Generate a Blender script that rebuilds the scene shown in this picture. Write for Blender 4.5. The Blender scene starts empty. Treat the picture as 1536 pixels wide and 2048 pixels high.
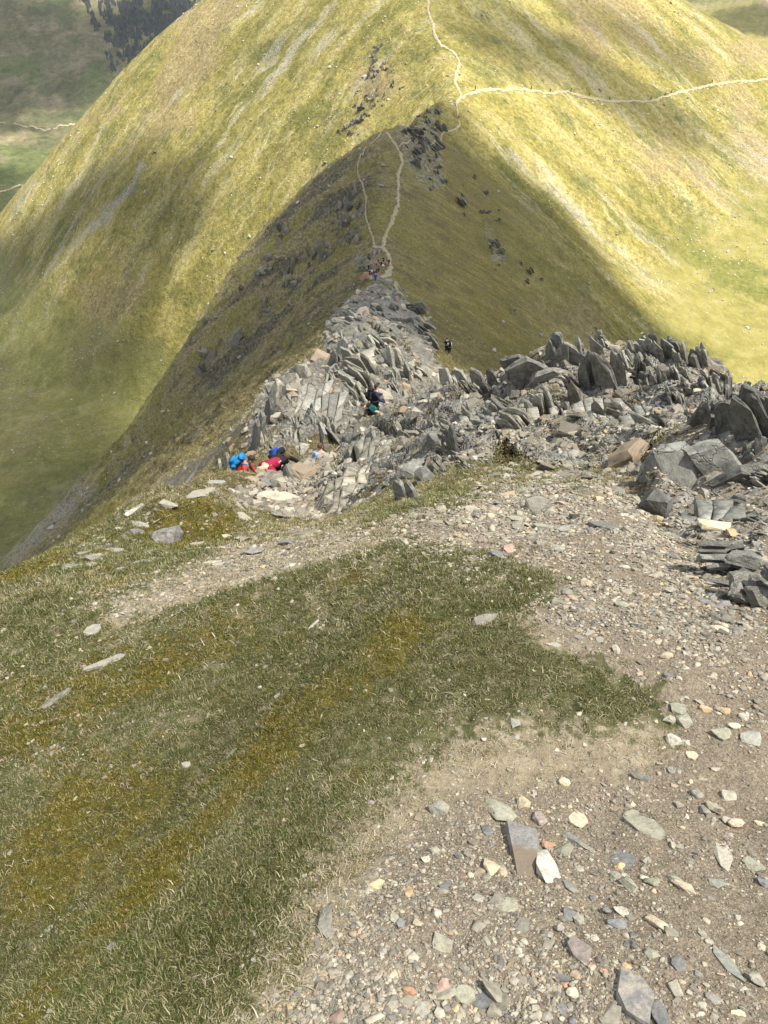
import bpy, bmesh, math, random
import numpy as np
from mathutils import Vector, Matrix, Euler

# ----------------------------------------------------------------------------
# camera, sky, sun, exposure
# ----------------------------------------------------------------------------
scene = bpy.context.scene
COL = scene.collection
PITCH = math.radians(44.0)          # looking down the ridge
FPX = 1479.0                        # focal length in pixels of the 1536 x 2048 frame
cam_data = bpy.data.cameras.new("camera")
cam = bpy.data.objects.new("camera", cam_data)
COL.objects.link(cam)
cam.location = (0, 0, 0)
cam.rotation_euler = (math.pi / 2 - PITCH, 0, 0)
cam_data.sensor_fit = 'VERTICAL'
cam_data.sensor_height = 36.0
cam_data.sensor_width = 27.0
cam_data.lens = 36.0 * FPX / 2048.0
cam_data.clip_start = 0.05
cam_data.clip_end = 20000.0
scene.camera = cam
scene.render.resolution_x = 768
scene.render.resolution_y = 1024

SUN_DIR = Vector((0.38, -0.14, 0.91)).normalized()      # towards the sun
world = bpy.data.worlds.new("World")
scene.world = world
world.use_nodes = True
_wn = world.node_tree.nodes
_wn.clear()
_out = _wn.new('ShaderNodeOutputWorld')
_bg = _wn.new('ShaderNodeBackground')
_sky = _wn.new('ShaderNodeTexSky')
_sky.sky_type = 'NISHITA'
_sky.sun_disc = False
_sky.sun_elevation = math.asin(SUN_DIR.z)
_sky.sun_rotation = math.atan2(SUN_DIR.x, SUN_DIR.y)
_sky.altitude = 900
_sky.air_density = 1.0
_sky.dust_density = 1.6
_bg.inputs['Strength'].default_value = 0.115
_hs = _wn.new('ShaderNodeHueSaturation')          # thin cloud over much of the sky whitens it
_hs.inputs['Saturation'].default_value = 0.38
world.node_tree.links.new(_sky.outputs[0], _hs.inputs['Color'])
world.node_tree.links.new(_hs.outputs[0], _bg.inputs[0])
world.node_tree.links.new(_bg.outputs[0], _out.inputs[0])

sun_data = bpy.data.lights.new("sun", 'SUN')
sun_data.energy = 4.6
sun_data.angle = math.radians(0.53)
sun_data.color = (1.0, 0.95, 0.86)
sun = bpy.data.objects.new("sun", sun_data)
COL.objects.link(sun)
sun.rotation_euler = (-SUN_DIR).to_track_quat('-Z', 'Y').to_euler()
sun.location = SUN_DIR * 3000

scene.view_settings.view_transform = 'Standard'
scene.view_settings.look = 'None'
scene.view_settings.exposure = 1.42
scene.view_settings.gamma = 1.0
scene.view_settings.use_curve_mapping = False

# ----------------------------------------------------------------------------
# numpy helpers
# ----------------------------------------------------------------------------
CP, SP = math.cos(PITCH), math.sin(PITCH)


def ray(u, v):
    """direction (axial depth 1) through photo pixel u, v"""
    a = (np.asarray(u, float) - 768.0) / FPX
    b = (1024.0 - np.asarray(v, float)) / FPX
    return np.stack([a, CP + b * SP, -SP + b * CP], -1)


def project(x, y, z):
    dep = y * CP - z * SP
    up = y * SP + z * CP
    dep = np.maximum(dep, 1e-3)
    return 768 + FPX * x / dep, 1024 - FPX * up / dep, dep


def sstep(a, b, x):
    t = np.clip((x - a) / (b - a), 0, 1)
    return t * t * (3 - 2 * t)


def _hash(ix, iy, seed):
    h = (ix.astype(np.int64) * 374761393 + iy.astype(np.int64) * 668265263 + seed * 974711) & 0x7fffffff
    h = (h ^ (h >> 13)) * 1274126177 & 0x7fffffff
    h = (h ^ (h >> 16)) & 0x7fffffff
    return h


def pnoise(x, y, seed=0):
    """2-D gradient noise, about -1..1"""
    x = np.asarray(x, float); y = np.asarray(y, float)
    ix = np.floor(x); iy = np.floor(y)
    fx = x - ix; fy = y - iy
    ux = fx * fx * fx * (fx * (fx * 6 - 15) + 10)
    uy = fy * fy * fy * (fy * (fy * 6 - 15) + 10)

    def g(dx, dy):
        a = _hash(ix + dx, iy + dy, seed) * (2 * math.pi / 0x7fffffff)
        return np.cos(a) * (fx - dx) + np.sin(a) * (fy - dy)
    n = (g(0, 0) * (1 - ux) + g(1, 0) * ux) * (1 - uy) + (g(0, 1) * (1 - ux) + g(1, 1) * ux) * uy
    return n * 1.5


def fbm(x, y, oct=4, seed=0, gain=0.5, lac=2.03):
    s = 0.0; a = 1.0
    for k in range(oct):
        s = s + a * pnoise(x, y, seed + 17 * k)
        x = x * lac + 3.1; y = y * lac - 1.7; a *= gain
    return s


# ----------------------------------------------------------------------------
# the mountain as one height function  z = H(x, y), camera eye at the origin
# ----------------------------------------------------------------------------
CREST = np.array([   # y, x, z of the ridge line
    (-60, 0.0, 30.0), (-5, 0.5, 0.75), (0, 0.6, -1.60), (2, 0.7, -2.54), (3, 0.8, -3.02), (4, 0.8, -3.7), (5, 0.9, -4.6),
    (6, 1.0, -5.55), (8, 1.2, -7.4), (10, 1.3, -9.2), (13.7, 1.5, -11.9), (17, 1.5, -14.2), (21, 1.2, -16.3),
    (25, 0.8, -18.4), (30, 0.0, -20.8), (39, -1.2, -24.6), (60, -2.0, -36.0), (85, -2.0, -47.5), (108, -1.5, -58.0),
    (128, -1.5, -67.6), (150, -2.0, -77.0), (166, -2.2, -84.5), (183, -2.5, -92.6), (200, -2.2, -95.2), (215, -1.5, -96.6),
    (235, -0.8, -96.0), (262, 0.3, -93.2), (285, 1.0, -91.0), (300, 1.3, -90.3), (312, 4.0, -92.5), (328, 12, -97.5),
    (340, 18, -96.5), (350, 22, -95.0), (360, 27, -96.8), (372, 31, -97.8), (400, 32, -91.2), (420, 27, -85.4), (455, 22, -74.5),
    (500, 17, -57), (560, 10, -32), (590, 8, -24), (620, 8, -24), (760, 8, -120), (1200, 8, -200), (6000, 8, -250)], float)
SLOPE = np.array([   # y, left slope, right slope, softness of the crest
    (-5, 0.30, 0.02, 0.5), (2, 0.30, 0.02, 0.5), (5, 0.45, 0.05, 0.6), (9, 0.75, 0.25, 1.0), (14, 0.85, 0.40, 1.5),
    (25, 0.9, 0.6, 2.0), (60, 0.9, 0.66, 3.0), (110, 0.9, 0.66, 4.0), (183, 0.86, 0.64, 3.0), (215, 0.84, 0.62, 5.0),
    (300, 0.84, 0.62, 8.0), (320, 1.30, 0.60, 6.0), (345, 1.30, 0.57, 5.0), (372, 1.10, 0.52, 6.0), (400, 0.78, 0.47, 10.0), (455, 0.63, 0.43, 14.0),
    (560, 0.60, 0.42, 16.0), (900, 0.55, 0.42, 20.0)], float)
EDGE_Y = np.array([150, 185, 216, 248, 270, 300, 311, 322, 335], float)    # where the buttress on the left breaks off
EDGE_D = np.array([150, 112, 92, 78, 70, 56, 48, 22, 0.0], float)
NWR = np.array([(-700, 560), (-420, 585), (-280, 592), (-200, 592), (-117, 590), (10, 605), (120, 612), (166, 622), (256, 700), (389, 860), (900, 1100)], float)


def smax(a, b, k):
    h = np.clip(0.5 + 0.5 * (a - b) / k, 0, 1)
    return b + (a - b) * h + k * h * (1 - h)


def h_base(x, y):
    yr = np.interp(x, NWR[:, 0], NWR[:, 1])
    over = np.logaddexp(0, (y - yr) / 6.0) * 6.0
    ye = y - over
    xc = np.interp(ye, CREST[:, 0], CREST[:, 1])
    zc = np.interp(ye, CREST[:, 0], CREST[:, 2])
    sl = np.interp(ye, SLOPE[:, 0], SLOPE[:, 1])
    sr = np.interp(ye, SLOPE[:, 0], SLOPE[:, 2])
    w = np.interp(ye, SLOPE[:, 0], SLOPE[:, 3])
    d = x - xc
    soft = np.sqrt(d * d + w * w) - w
    z = zc - np.where(d < 0, sl, sr) * soft
    ed = np.interp(ye, EDGE_Y, EDGE_D, right=1e6)
    ed = np.where(ye > 340, 1e6, ed)
    z = z - np.interp(ye, [150, 216, 265, 300], [0.0, 0.12, 0.5, 0.75]) * np.logaddexp(0, (-d - ed) / 4.0) * 4.0
    z = z - np.where(x < -60, 1.0, 0.65) * over
    z = z - 0.23 * np.logaddexp(0, (-x - 165) / 15.0) * 15.0 * sstep(380, 480, y)
    r = np.hypot(x, y)
    fl = -272 - 0.04 * (y - 380) - 0.02 * (x + 200)
    fl = np.maximum(fl, -308)
    fr = -176 + 0.02 * (x - 150) - 0.010 * (y - 300)
    m = sstep(-60, 120, x)
    floor = fl * (1 - m) + fr * m
    k = np.clip((r - 60) * 0.15, 1.0, 28.0)
    z = smax(z, floor, k)
    # far fells across the valleys
    zl = -302 + 0.27 * np.maximum(y - 1010 + 0.25 * (x + 500), 0)
    z = np.where(y > 700, smax(z, np.minimum(zl, -15) * (1 - m) + (-1000) * m, 25.0), z)
    zr = -262 + 0.20 * np.maximum(y - 1180 - 0.1 * (x - 500), 0)
    z = np.where((x > 0) & (y > 700), smax(z, np.where(x > 120, np.minimum(zr, -15), -1000), 20.0), z)
    return z


def _cp(u, v, t):
    d = ray(u, v) * t
    return d


CTRL_PX = [   # photo pixel and axial depth of points on the ground
    # right under the feet and the grassy brow
    (0, 2048, 1.50), (400, 2048, 1.36), (768, 2048, 1.32), (1150, 2048, 1.31), (1536, 2048, 1.30),
    (0, 1700, 2.20), (400, 1700, 1.98), (768, 1690, 1.90), (1150, 1690, 1.88), (1536, 1690, 1.86),
    (0, 1400, 3.10), (350, 1380, 2.85), (768, 1350, 2.66), (1150, 1350, 2.60), (1536, 1400, 2.40),
    (0, 1260, 4.0), (250, 1220, 4.1), (500, 1180, 4.1), (768, 1130, 3.75), (1050, 1150, 3.55), (1300, 1180, 3.25), (1536, 1230, 2.95),
    (0, 1172, 5.4), (60, 1125, 6.1), (110, 1102, 6.7), (200, 1062, 7.6), (300, 1012, 9.2), (380, 963, 12.4), (470, 948, 15.2),
    (250, 1120, 5.9), (400, 1110, 5.6), (520, 1104, 5.35), (620, 1080, 5.6), (665, 1068, 5.7), (740, 1044, 5.3), (850, 998, 6.0), (960, 985, 6.6),
    (330, 1075, 7.2), (400, 1034, 8.4), (450, 1046, 8.4), (520, 1052, 8.5), (600, 1050, 8.7), (560, 1000, 12.2), (480, 990, 12.0), (600, 965, 15.0),
    (620, 1000, 12.2), (645, 1046, 8.9),
    (530, 962, 16.2), (610, 940, 18.4), (560, 948, 17.6), (640, 935, 19.5), (600, 925, 21.5), (500, 925, 21.0),
    # gully wall and cracked slab
    (665, 1020, 10.2), (720, 1000, 10.0), (680, 940, 12.6), (760, 925, 12.4), (790, 985, 8.6), (830, 960, 8.6), (860, 930, 9.8), (900, 985, 7.0), (700, 890, 17.0),
    (800, 900, 14.0), (780, 860, 18.5), (860, 850, 14.5), (930, 900, 10.8), (1000, 930, 9.0),
    # gravel mound on the right, hollow behind it
    (1100, 1080, 4.35), (1200, 1060, 4.45), (1000, 1060, 4.7), (1000, 990, 6.1), (1100, 978, 6.3), (1200, 978, 6.2), (1275, 1000, 5.7), (1330, 1060, 4.9), (1400, 1105, 4.2), (1480, 1120, 3.9),
    (1330, 1000, 6.6), (1400, 1050, 5.7), (1500, 1060, 5.2), (1320, 930, 7.3), (1400, 910, 7.6), (1480, 890, 7.5), (1536, 870, 7.6), (1536, 1000, 5.9),
    # big crag on the right
    (1100, 940, 8.4), (1200, 950, 8.0), (1100, 870, 10.6), (1200, 870, 10.6), (1300, 880, 9.6), (1400, 860, 9.9), (1050, 800, 14.0), (1200, 790, 13.2), (1320, 800, 12.2), (1450, 820, 11.2),
    (1100, 725, 15.6), (1200, 722, 15.2), (1300, 722, 15.0), (1390, 745, 14.4), (1450, 785, 13.4), (1536, 802, 12.8), (1030, 750, 16.5), (960, 770, 18.0), (900, 775, 19.5), (950, 830, 14.2),
    # the rib with the two hikers and the left hand rock wall
    (780, 815, 24.5), (850, 800, 21.0), (745, 838, 30.2), (700, 840, 30.0), (640, 880, 25.0), (640, 830, 29.0), (560, 870, 25.0), (510, 890, 24.0), (545, 800, 29.5), (590, 760, 34.0), (640, 745, 37.5), (700, 760, 39.0), (760, 775, 36.0), (820, 760, 37.5),
    (720, 706, 45.0), (780, 715, 47.0), (660, 690, 56.0), (700, 650, 74.0), (760, 650, 76.0), (820, 690, 62.0), (860, 740, 46.0), (700, 610, 100.0), (760, 600, 112.0), (810, 612, 112.0), (850, 650, 100.0), (880, 690, 92.0),
    (897, 715, 121.0), (940, 700, 122.0), (700, 580, 150.0), (750, 570, 166.0), (790, 580, 156.0),
]
CTRL_XYZ = [(-6, 8, -11.6), (-4.6, 6.0, -8.3), (-5.2, 4.6, -7.6), (-4.0, 7.6, -9.4), (-12, 14, -20.5), (-30, 34, -48), (8, 22, -20.0), (14, 28, -29), (20, 22, -27), (12, 14, -14), (4, 26, -22.2), (6, 34, -29),
            (-7, 18, -19.6), (-12, 27, -29), (-60, 30, -64), (-4, -2, -0.2), (4, -3, 0.0), (0, -4, .3), (9, 6, -4.0), (6, 3, -2.9), (-5, 2, -3.7), (-3, 0.3, -2.3), (3, 0.3, -1.7),
            (-3.3, 14.2, -13.35), (-2.7, 14.2, -13.0), (-2.6, 15.7, -14.0), (-1.9, 17.2, -15.5), (-1.4, 17.0, -15.3), (-2.4, 17.4, -15.4), (-1.9, 16.6, -15.2), (-1.9, 17.9, -15.7), (-0.3, 25.1, -18.9), (-0.8, 23.3, -18.0)]
_c = [_cp(*p) for p in CTRL_PX]
_c += [np.array(p, float) for p in CTRL_XYZ]
_cz = list(_c)
for rr in (95, 160, 330, 700, 1500, 4000):                 # far away the base shape is kept
    for az in np.radians((-75, -50, -30, -15, 0, 15, 30, 50, 75)):
        px, py = rr * math.sin(az), rr * math.cos(az)
        if rr == 95 and abs(math.degrees(az)) < 20:
            continue
        _cz.append(np.array((px, py, float(h_base(np.array(px), np.array(py))))))
_cz = np.array(_cz)
R0 = 0.5


def lp(x, y):
    r = np.hypot(x, y)
    return np.log(np.maximum(r, R0)), np.arctan2(x, y)


_q, _a = lp(_cz[:, 0], _cz[:, 1])
_rr = np.maximum(np.hypot(_cz[:, 0], _cz[:, 1]), R0)
_res = (_cz[:, 2] - h_base(_cz[:, 0], _cz[:, 1])) / _rr
EPS2 = 0.08 ** 2
_D = np.sqrt((_q[:, None] - _q[None]) ** 2 + (_a[:, None] - _a[None]) ** 2 + EPS2)
_n = len(_q)
_A = np.zeros((_n + 1, _n + 1)); _A[:_n, :_n] = -_D + np.eye(_n) * 0.004; _A[:_n, _n] = 1; _A[_n, :_n] = 1
_w = np.linalg.solve(_A, np.append(_res, 0.0))
GQ = np.linspace(math.log(R0), math.log(7000), 420)
GA = np.linspace(-1.75, 1.75, 360)
_gq, _ga = np.meshgrid(GQ, GA, indexing='ij')
_grid = np.zeros(_gq.shape)
for i in range(_n):
    _grid -= _w[i] * np.sqrt((_gq - _q[i]) ** 2 + (_ga - _a[i]) ** 2 + EPS2)
_grid += _w[_n]
_grid *= (1 - sstep(math.log(500), math.log(1500), _gq))


def resid(x, y):
    q, a = lp(x, y)
    fq = np.clip((q - GQ[0]) / (GQ[1] - GQ[0]), 0, len(GQ) - 1.001)
    fa = np.clip((a - GA[0]) / (GA[1] - GA[0]), 0, len(GA) - 1.001)
    i = fq.astype(int); j = fa.astype(int); fq = fq - i; fa = fa - j
    g = (_grid[i, j] * (1 - fq) + _grid[i + 1, j] * fq) * (1 - fa) + (_grid[i, j + 1] * (1 - fq) + _grid[i + 1, j + 1] * fq) * fa
    return g * np.maximum(np.hypot(x, y), R0) * (1 - sstep(1.45, 1.75, np.abs(a)))


def h_smooth(x, y):
    x = np.asarray(x, float); y = np.asarray(y, float)
    z = h_base(x, y) + resid(x, y)
    # the little turf step that runs away from the viewer on the left
    d = (x - (-0.95 + 0.5 * y) + 0.06 * pnoise(x * 2.3, y * 2.3, 5)) * 0.89
    z = z - 0.27 * (1 - sstep(-0.34, 0.01, d)) * (1 - sstep(2.0, 3.0, y)) * sstep(-1.0, 0.0, y)
    # mossy hummock on the left brow
    z = z + 0.48 * np.exp(-(((x + 2.15) / .75) ** 2 + ((y - 5.9) / .8) ** 2)) * (0.8 + 0.5 * pnoise(x * 3, y * 3, 6))
    return z


def march(u, v, f=h_smooth, t0=0.8, t1=2600.0, n=900):
    """first hit of the rays through photo pixels with the ground -> xyz, depth"""
    u = np.atleast_1d(np.asarray(u, float)); v = np.atleast_1d(np.asarray(v, float))
    d = ray(u, v)
    t0 = np.broadcast_to(np.asarray(t0, float), u.shape); t1 = np.broadcast_to(np.asarray(t1, float), u.shape)
    hit = np.full(u.shape, np.nan)
    tp = t0.copy()
    gp = d[:, 2] * tp - f(d[:, 0] * tp, d[:, 1] * tp)
    ratio = (t1 / t0) ** (1.0 / n)
    for k in range(n):
        tn = tp * ratio
        gn = d[:, 2] * tn - f(d[:, 0] * tn, d[:, 1] * tn)
        c = np.isnan(hit) & (gp > 0) & (gn <= 0)
        hit = np.where(c, tp + (tn - tp) * gp / np.where(gp - gn == 0, 1, gp - gn), hit)
        tp, gp = tn, gn
        if not np.isnan(hit).any():
            break
    return d * hit[:, None], hit
# ----------------------------------------------------------------------------
# ground cover zones, traced on the photograph and laid on the ground
# ----------------------------------------------------------------------------
ZONES = {
    'rock': [
        (6.8, 24, 14, [(1000, 760), (1100, 702), (1180, 707), (1400, 722), (1460, 782), (1545, 800), (1545, 880), (1400, 880), (1300, 905), (1250, 950), (1100, 935), (950, 900), (870, 850), (900, 770)]),
        (7.0, 70, 12, [(640, 1035), (650, 960), (690, 880), (640, 880), (575, 900), (495, 900), (495, 840), (540, 765), (640, 725), (700, 690), (860, 720), (900, 760), (960, 750), (1010, 770), (980, 940), (860, 960), (760, 1010), (690, 1040)]),
        (45, 190, 8, [(640, 740), (655, 640), (715, 590), (745, 566), (790, 575), (850, 640), (870, 700), (860, 740)]),
        (3.6, 13, 10, [(1270, 960), (1320, 890), (1400, 875), (1545, 850), (1545, 1240), (1480, 1200), (1400, 1110), (1335, 1065)]),
        (230, 420, 7, [(785, 262), (860, 208), (890, 210), (885, 250), (885, 300), (895, 380), (850, 385), (810, 330)]),
        (190, 330, 8, [(965, 450), (985, 460), (1010, 520), (990, 545)]),
        (180, 260, 6, [(700, 520), (740, 498), (765, 510), (745, 540), (720, 545)]),
        (330, 520, 9, [(735, 90), (770, 110), (765, 160), (750, 215), (720, 265), (690, 270), (700, 225), (730, 170)]),
    ],
    'gravel': [
        (0.0, 7.6, 46, [(560, 2400), (580, 2060), (640, 1960), (690, 1850), (740, 1760), (830, 1660), (950, 1590), (1100, 1570), (1250, 1560), (1340, 1500), (1350, 1430), (1300, 1370), (1200, 1330), (1120, 1290),
                      (1070, 1230), (1120, 1180), (1110, 1150), (1000, 1120), (860, 1100), (790, 1075), (800, 1035), (900, 1010), (1000, 965), (1100, 955), (1270, 960), (1340, 1050), (1420, 1100), (1800, 1100), (2600, 1500), (2600, 2400)]),
        (7.0, 26, 12, [(430, 1050), (455, 1000), (500, 962), (545, 945), (600, 915), (650, 905), (665, 950), (640, 1000), (650, 1060), (560, 1072), (470, 1075)]),
        (8.0, 24, 14, [(1000, 870), (1100, 880), (1260, 900), (1270, 990), (1000, 975)]),
    ],
    'dry': [
        (0.0, 5.0, 70, [(400, 2100), (520, 1900), (590, 1750), (720, 1620), (830, 1530), (950, 1450), (1150, 1470), (1330, 1450), (1350, 1500), (1250, 1580), (1100, 1600), (950, 1630), (850, 1720), (790, 1820), (740, 1930), (680, 2100)]),
        (0.0, 6.0, 26, [(1040, 1250), (1120, 1180), (1260, 1190), (1230, 1330), (1110, 1300)]),
        (3.0, 9.0, 40, [(150, 1250), (280, 1180), (480, 1080), (700, 1045), (800, 1080), (740, 1160), (560, 1190), (400, 1220)]),
    ],
    'moss': [
        (0.0, 5.0, 20, [(-20, 2060), (130, 1880), (290, 1722), (450, 1582), (640, 1352), (800, 1215), (850, 1240), (690, 1390), (510, 1590), (350, 1745), (210, 1900), (70, 2080)]),
        (0.0, 6.0, 40, [(430, 1590), (640, 1350), (790, 1230), (890, 1250), (720, 1390), (540, 1560)]),
        (0.0, 6.5, 60, [(-50, 1500), (0, 1420), (180, 1330), (420, 1250), (560, 1240), (420, 1330), (200, 1430), (60, 1520)]),
        (0.0, 4.5, 60, [(0, 1700), (120, 1560), (240, 1560), (330, 1500), (420, 1560), (300, 1680), (120, 1800), (0, 1850)]),
        (4.6, 11, 14, [(270, 1075), (320, 1015), (400, 990), (460, 1020), (480, 1065), (430, 1110), (340, 1115)]),
        (4.6, 9, 14, [(-20, 1180), (40, 1130), (110, 1100), (160, 1105), (90, 1160), (-20, 1220)]),
        (11, 22, 10, [(370, 962), (430, 945), (500, 945), (520, 962), (430, 975)]),
        (7, 12, 8, [(730, 1010), (770, 950), (840, 920), (820, 960), (760, 1010)]),
        (16, 30, 10, [(790, 830), (830, 790), (880, 770), (870, 830), (830, 850)]),
        (20, 36, 10, [(560, 870), (555, 800), (600, 790), (600, 860)]),
    ],
    'green': [
        (0.0, 6.0, 40, [(600, 1330), (850, 1160), (1000, 1110), (1120, 1150), (1070, 1230), (1130, 1290), (1300, 1370), (1340, 1440), (1100, 1470), (900, 1450), (700, 1500), (600, 1640), (470, 1580)]),
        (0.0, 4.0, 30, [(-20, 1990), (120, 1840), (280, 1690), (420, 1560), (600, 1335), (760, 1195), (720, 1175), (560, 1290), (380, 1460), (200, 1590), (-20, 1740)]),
        (0.0, 3.0, 60, [(330, 2060), (330, 1900), (480, 1740), (620, 1600), (700, 1640), (560, 1800), (430, 2060)]),
        (5.0, 8.0, 12, [(880, 990), (900, 975), (970, 978), (960, 1000), (900, 1005)]),
    ],
    'scree': [
        (150, 330, 20, [(0, 1120), (90, 1040), (160, 970), (190, 985), (110, 1065), (0, 1150)]),
        (12, 70, 14, [(180, 1080), (330, 960), (420, 900), (490, 830), (560, 760), (560, 800), (470, 900), (340, 990), (240, 1060)]),
        (380, 560, 7, [(240, 390), (285, 325), (295, 330), (250, 400), (190, 462), (150, 492), (165, 468)]),
    ],
}


def poly_sd(u, v, poly):
    """signed pixel distance to a polygon, positive inside"""
    p = np.array(poly, float)
    inside = np.zeros(u.shape, bool)
    d2 = np.full(u.shape, 1e12)
    n = len(p)
    for i in range(n):
        a = p[i]; b = p[(i + 1) % n]
        if a[1] != b[1]:
            c = ((a[1] > v) != (b[1] > v)) & (u < (b[0] - a[0]) * (v - a[1]) / (b[1] - a[1]) + a[0])
            inside ^= c
        e = b - a
        t = np.clip(((u - a[0]) * e[0] + (v - a[1]) * e[1]) / max(e @ e, 1e-9), 0, 1)
        d2 = np.minimum(d2, (u - a[0] - t * e[0]) ** 2 + (v - a[1] - t * e[1]) ** 2)
    d = np.sqrt(d2)
    return np.where(inside, d, -d)


def zone(name, x, y, z):
    r = np.hypot(x, y)
    u, v, dep = project(x, y, z)
    q, a = lp(x, y)
    wu = 11 * fbm(q * 38, a * 38, 5, 31, .6); wv = 11 * fbm(q * 38 + 9, a * 38, 5, 77, .6)
    out = np.zeros(x.shape)
    for r0, r1, fe, poly in ZONES[name]:
        p = np.array(poly, float)
        sel = (r >= r0 * 0.93) & (r <= r1 * 1.07) & (dep > 0.2) & (u > p[:, 0].min() - 60) & (u < p[:, 0].max() + 60) & (v > p[:, 1].min() - 60) & (v < p[:, 1].max() + 60)
        if not sel.any():
            continue
        s = fe / 14.0
        sd = poly_sd(u[sel] + wu[sel] * s, v[sel] + wv[sel] * s, poly)
        m = sstep(-fe, fe, sd) * sstep(r0 * 0.93, r0, r[sel] + 1e-6) * (1 - sstep(r1, r1 * 1.07, r[sel]))
        out[sel] = np.maximum(out[sel], m)
    return out


def rock_relief(x, y, r):
    """broken slaty rock: steep leaves with ragged tops"""
    out = np.zeros(x.shape)
    for lam, lo, hi, amp in ((0.13, 2, 22, 0.055), (0.36, 2, 45, 0.17), (1.25, 6, 110, 0.55), (5.0, 40, 700, 1.15), (13.0, 120, 900, 2.2)):
        w = sstep(lo * 0.6, lo, r) * (1 - sstep(hi * 0.7, hi, r))
        if not (w > 0).any():
            continue
        s = (x * 0.86 + y * 0.30) / lam + 0.5 * pnoise(x / lam * .35, y / lam * .35, 3)
        t = (-x * 0.30 + y * 0.86) / lam
        cell = np.floor(s); f = s - cell
        tooth = np.where(f < 0.72, f / 0.72, (1 - f) / 0.28)
        hgt = pnoise(cell * 7.31 + 0.5, t * 0.30, 11)
        chip = pnoise(s * 0.9, t * 0.8, 12)
        out = out + w * amp * (0.55 * hgt + 0.5 * (tooth - .5) + 0.55 * np.abs(chip) + 0.15 * pnoise(s * 3, t * 3, 13))
    return out


def detail(x, y, z0, rock=None):
    r = np.hypot(x, y)
    if rock is None:
        rock = zone('rock', x, y, z0)
    d = rock * rock_relief(x, y, r)
    g = 1 - 0.7 * rock
    near = 1 - sstep(6, 16, r)
    d = d + g * near * (0.012 * fbm(x * 6.5, y * 6.5, 3, 41) + 0.035 * pnoise(x * 1.6, y * 1.6, 42) * sstep(1.0, 3.0, r))
    mid = sstep(6, 14, r) * (1 - sstep(60, 110, r))
    d = d + g * mid * 0.16 * fbm(x * 0.8, y * 0.8, 4, 43)
    q, a = lp(x, y)
    rdg = sstep(25, 70, r) * (1 - sstep(300, 380, r))
    left = sstep(4, -8, x)
    # heathery, broken ground on the shaded flank: terraces and tussocks along the strike
    d = d + g * rdg * (0.45 + 0.9 * left) * (0.9 * (np.abs(fbm(x * 0.16 + y * .05, y * 0.16, 4, 44)) - .4) + 0.35 * pnoise(x * .7, y * .7, 45))
    # ribs and gullies running down the left flank
    rib = np.abs(pnoise((y + 0.35 * x) * 0.055 + 0.6 * pnoise(x * .02, y * .02, 50), x * 0.016, 48))
    rib2 = np.abs(pnoise((y + 0.2 * x) * 0.15, x * 0.05, 49))
    d = d + sstep(35, 90, r) * (1 - sstep(310, 345, y)) * sstep(-3, -22, x - np.interp(y, CREST[:, 0], CREST[:, 1])) * (5.5 * (0.35 - rib) + 2.4 * (0.35 - rib2) + 1.0 * (0.4 - np.abs(pnoise(y * .4, x * .18, 53))))
    far = sstep(250, 420, r)
    d = d + far * (1.0 * fbm(x * 0.045, y * 0.045, 4, 46) + 0.35 * pnoise(x * 0.3, y * 0.3, 47)) * (1 + sstep(700, 1200, r) * 3)
    return d


def ground(x, y):
    x = np.asarray(x, float); y = np.asarray(y, float)
    z = h_smooth(x, y)
    return z + detail(x, y, z)


def gnormal(x, y, e=None):
    x = np.asarray(x, float); y = np.asarray(y, float)
    if e is None:
        e = np.maximum(np.hypot(x, y) * 0.01, 0.03)
    nx = -(h_smooth(x + e, y) - h_smooth(x - e, y)) / (2 * e)
    ny = -(h_smooth(x, y + e) - h_smooth(x, y - e)) / (2 * e)
    n = np.stack([nx, ny, np.ones_like(nx)], -1)
    return n / np.linalg.norm(n, axis=-1)[..., None]


def link(o, parent=None):
    COL.objects.link(o)
    if parent is not None:
        o.parent = parent
    return o


def tag(o, label=None, cat=None, group=None, kind=None):
    if label: o['label'] = label
    if cat: o['category'] = cat
    if group: o['group'] = group
    if kind: o['kind'] = kind
    return o


def np_mesh(name, co, quads=None, tris=None, smooth=True):
    me = bpy.data.meshes.new(name)
    nq = 0 if quads is None else len(quads); nt = 0 if tris is None else len(tris)
    me.vertices.add(len(co)); me.vertices.foreach_set('co', np.ascontiguousarray(co, np.float32).ravel())
    idx = []; starts = []; tot = 0
    if nq:
        idx.append(np.asarray(quads, np.int32).ravel()); starts.append(np.arange(nq) * 4)
    if nt:
        idx.append(np.asarray(tris, np.int32).ravel()); starts.append(nq * 4 + np.arange(nt) * 3)
    idx = np.concatenate(idx).astype(np.int32)
    me.loops.add(len(idx)); me.loops.foreach_set('vertex_index', idx)
    me.polygons.add(nq + nt)
    me.polygons.foreach_set('loop_start', np.concatenate(starts).astype(np.int32))
    if smooth:
        me.polygons.foreach_set('use_smooth', np.ones(nq + nt, bool))
    me.update(calc_edges=True)
    return me


def fattr(me, name, val):
    a = me.attributes.new(name, 'FLOAT', 'POINT')
    a.data.foreach_set('value', np.ascontiguousarray(val, np.float32))


def cattr(me, name, val):
    a = me.attributes.new(name, 'FLOAT_COLOR', 'POINT')
    v = np.ones((len(val), 4), np.float32); v[:, :val.shape[1]] = val
    a.data.foreach_set('color', v.ravel())


# ----------------------------------------------------------------------------
# terrain sheets
# ----------------------------------------------------------------------------
def az_columns(fine, step, wide, coarse):
    a = np.arange(-fine, fine + 1e-9, step)
    b = np.linspace(fine, wide, max(2, int((wide - fine) / coarse) + 1))[1:]
    return np.radians(np.concatenate([-b[::-1], a, b]))


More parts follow.
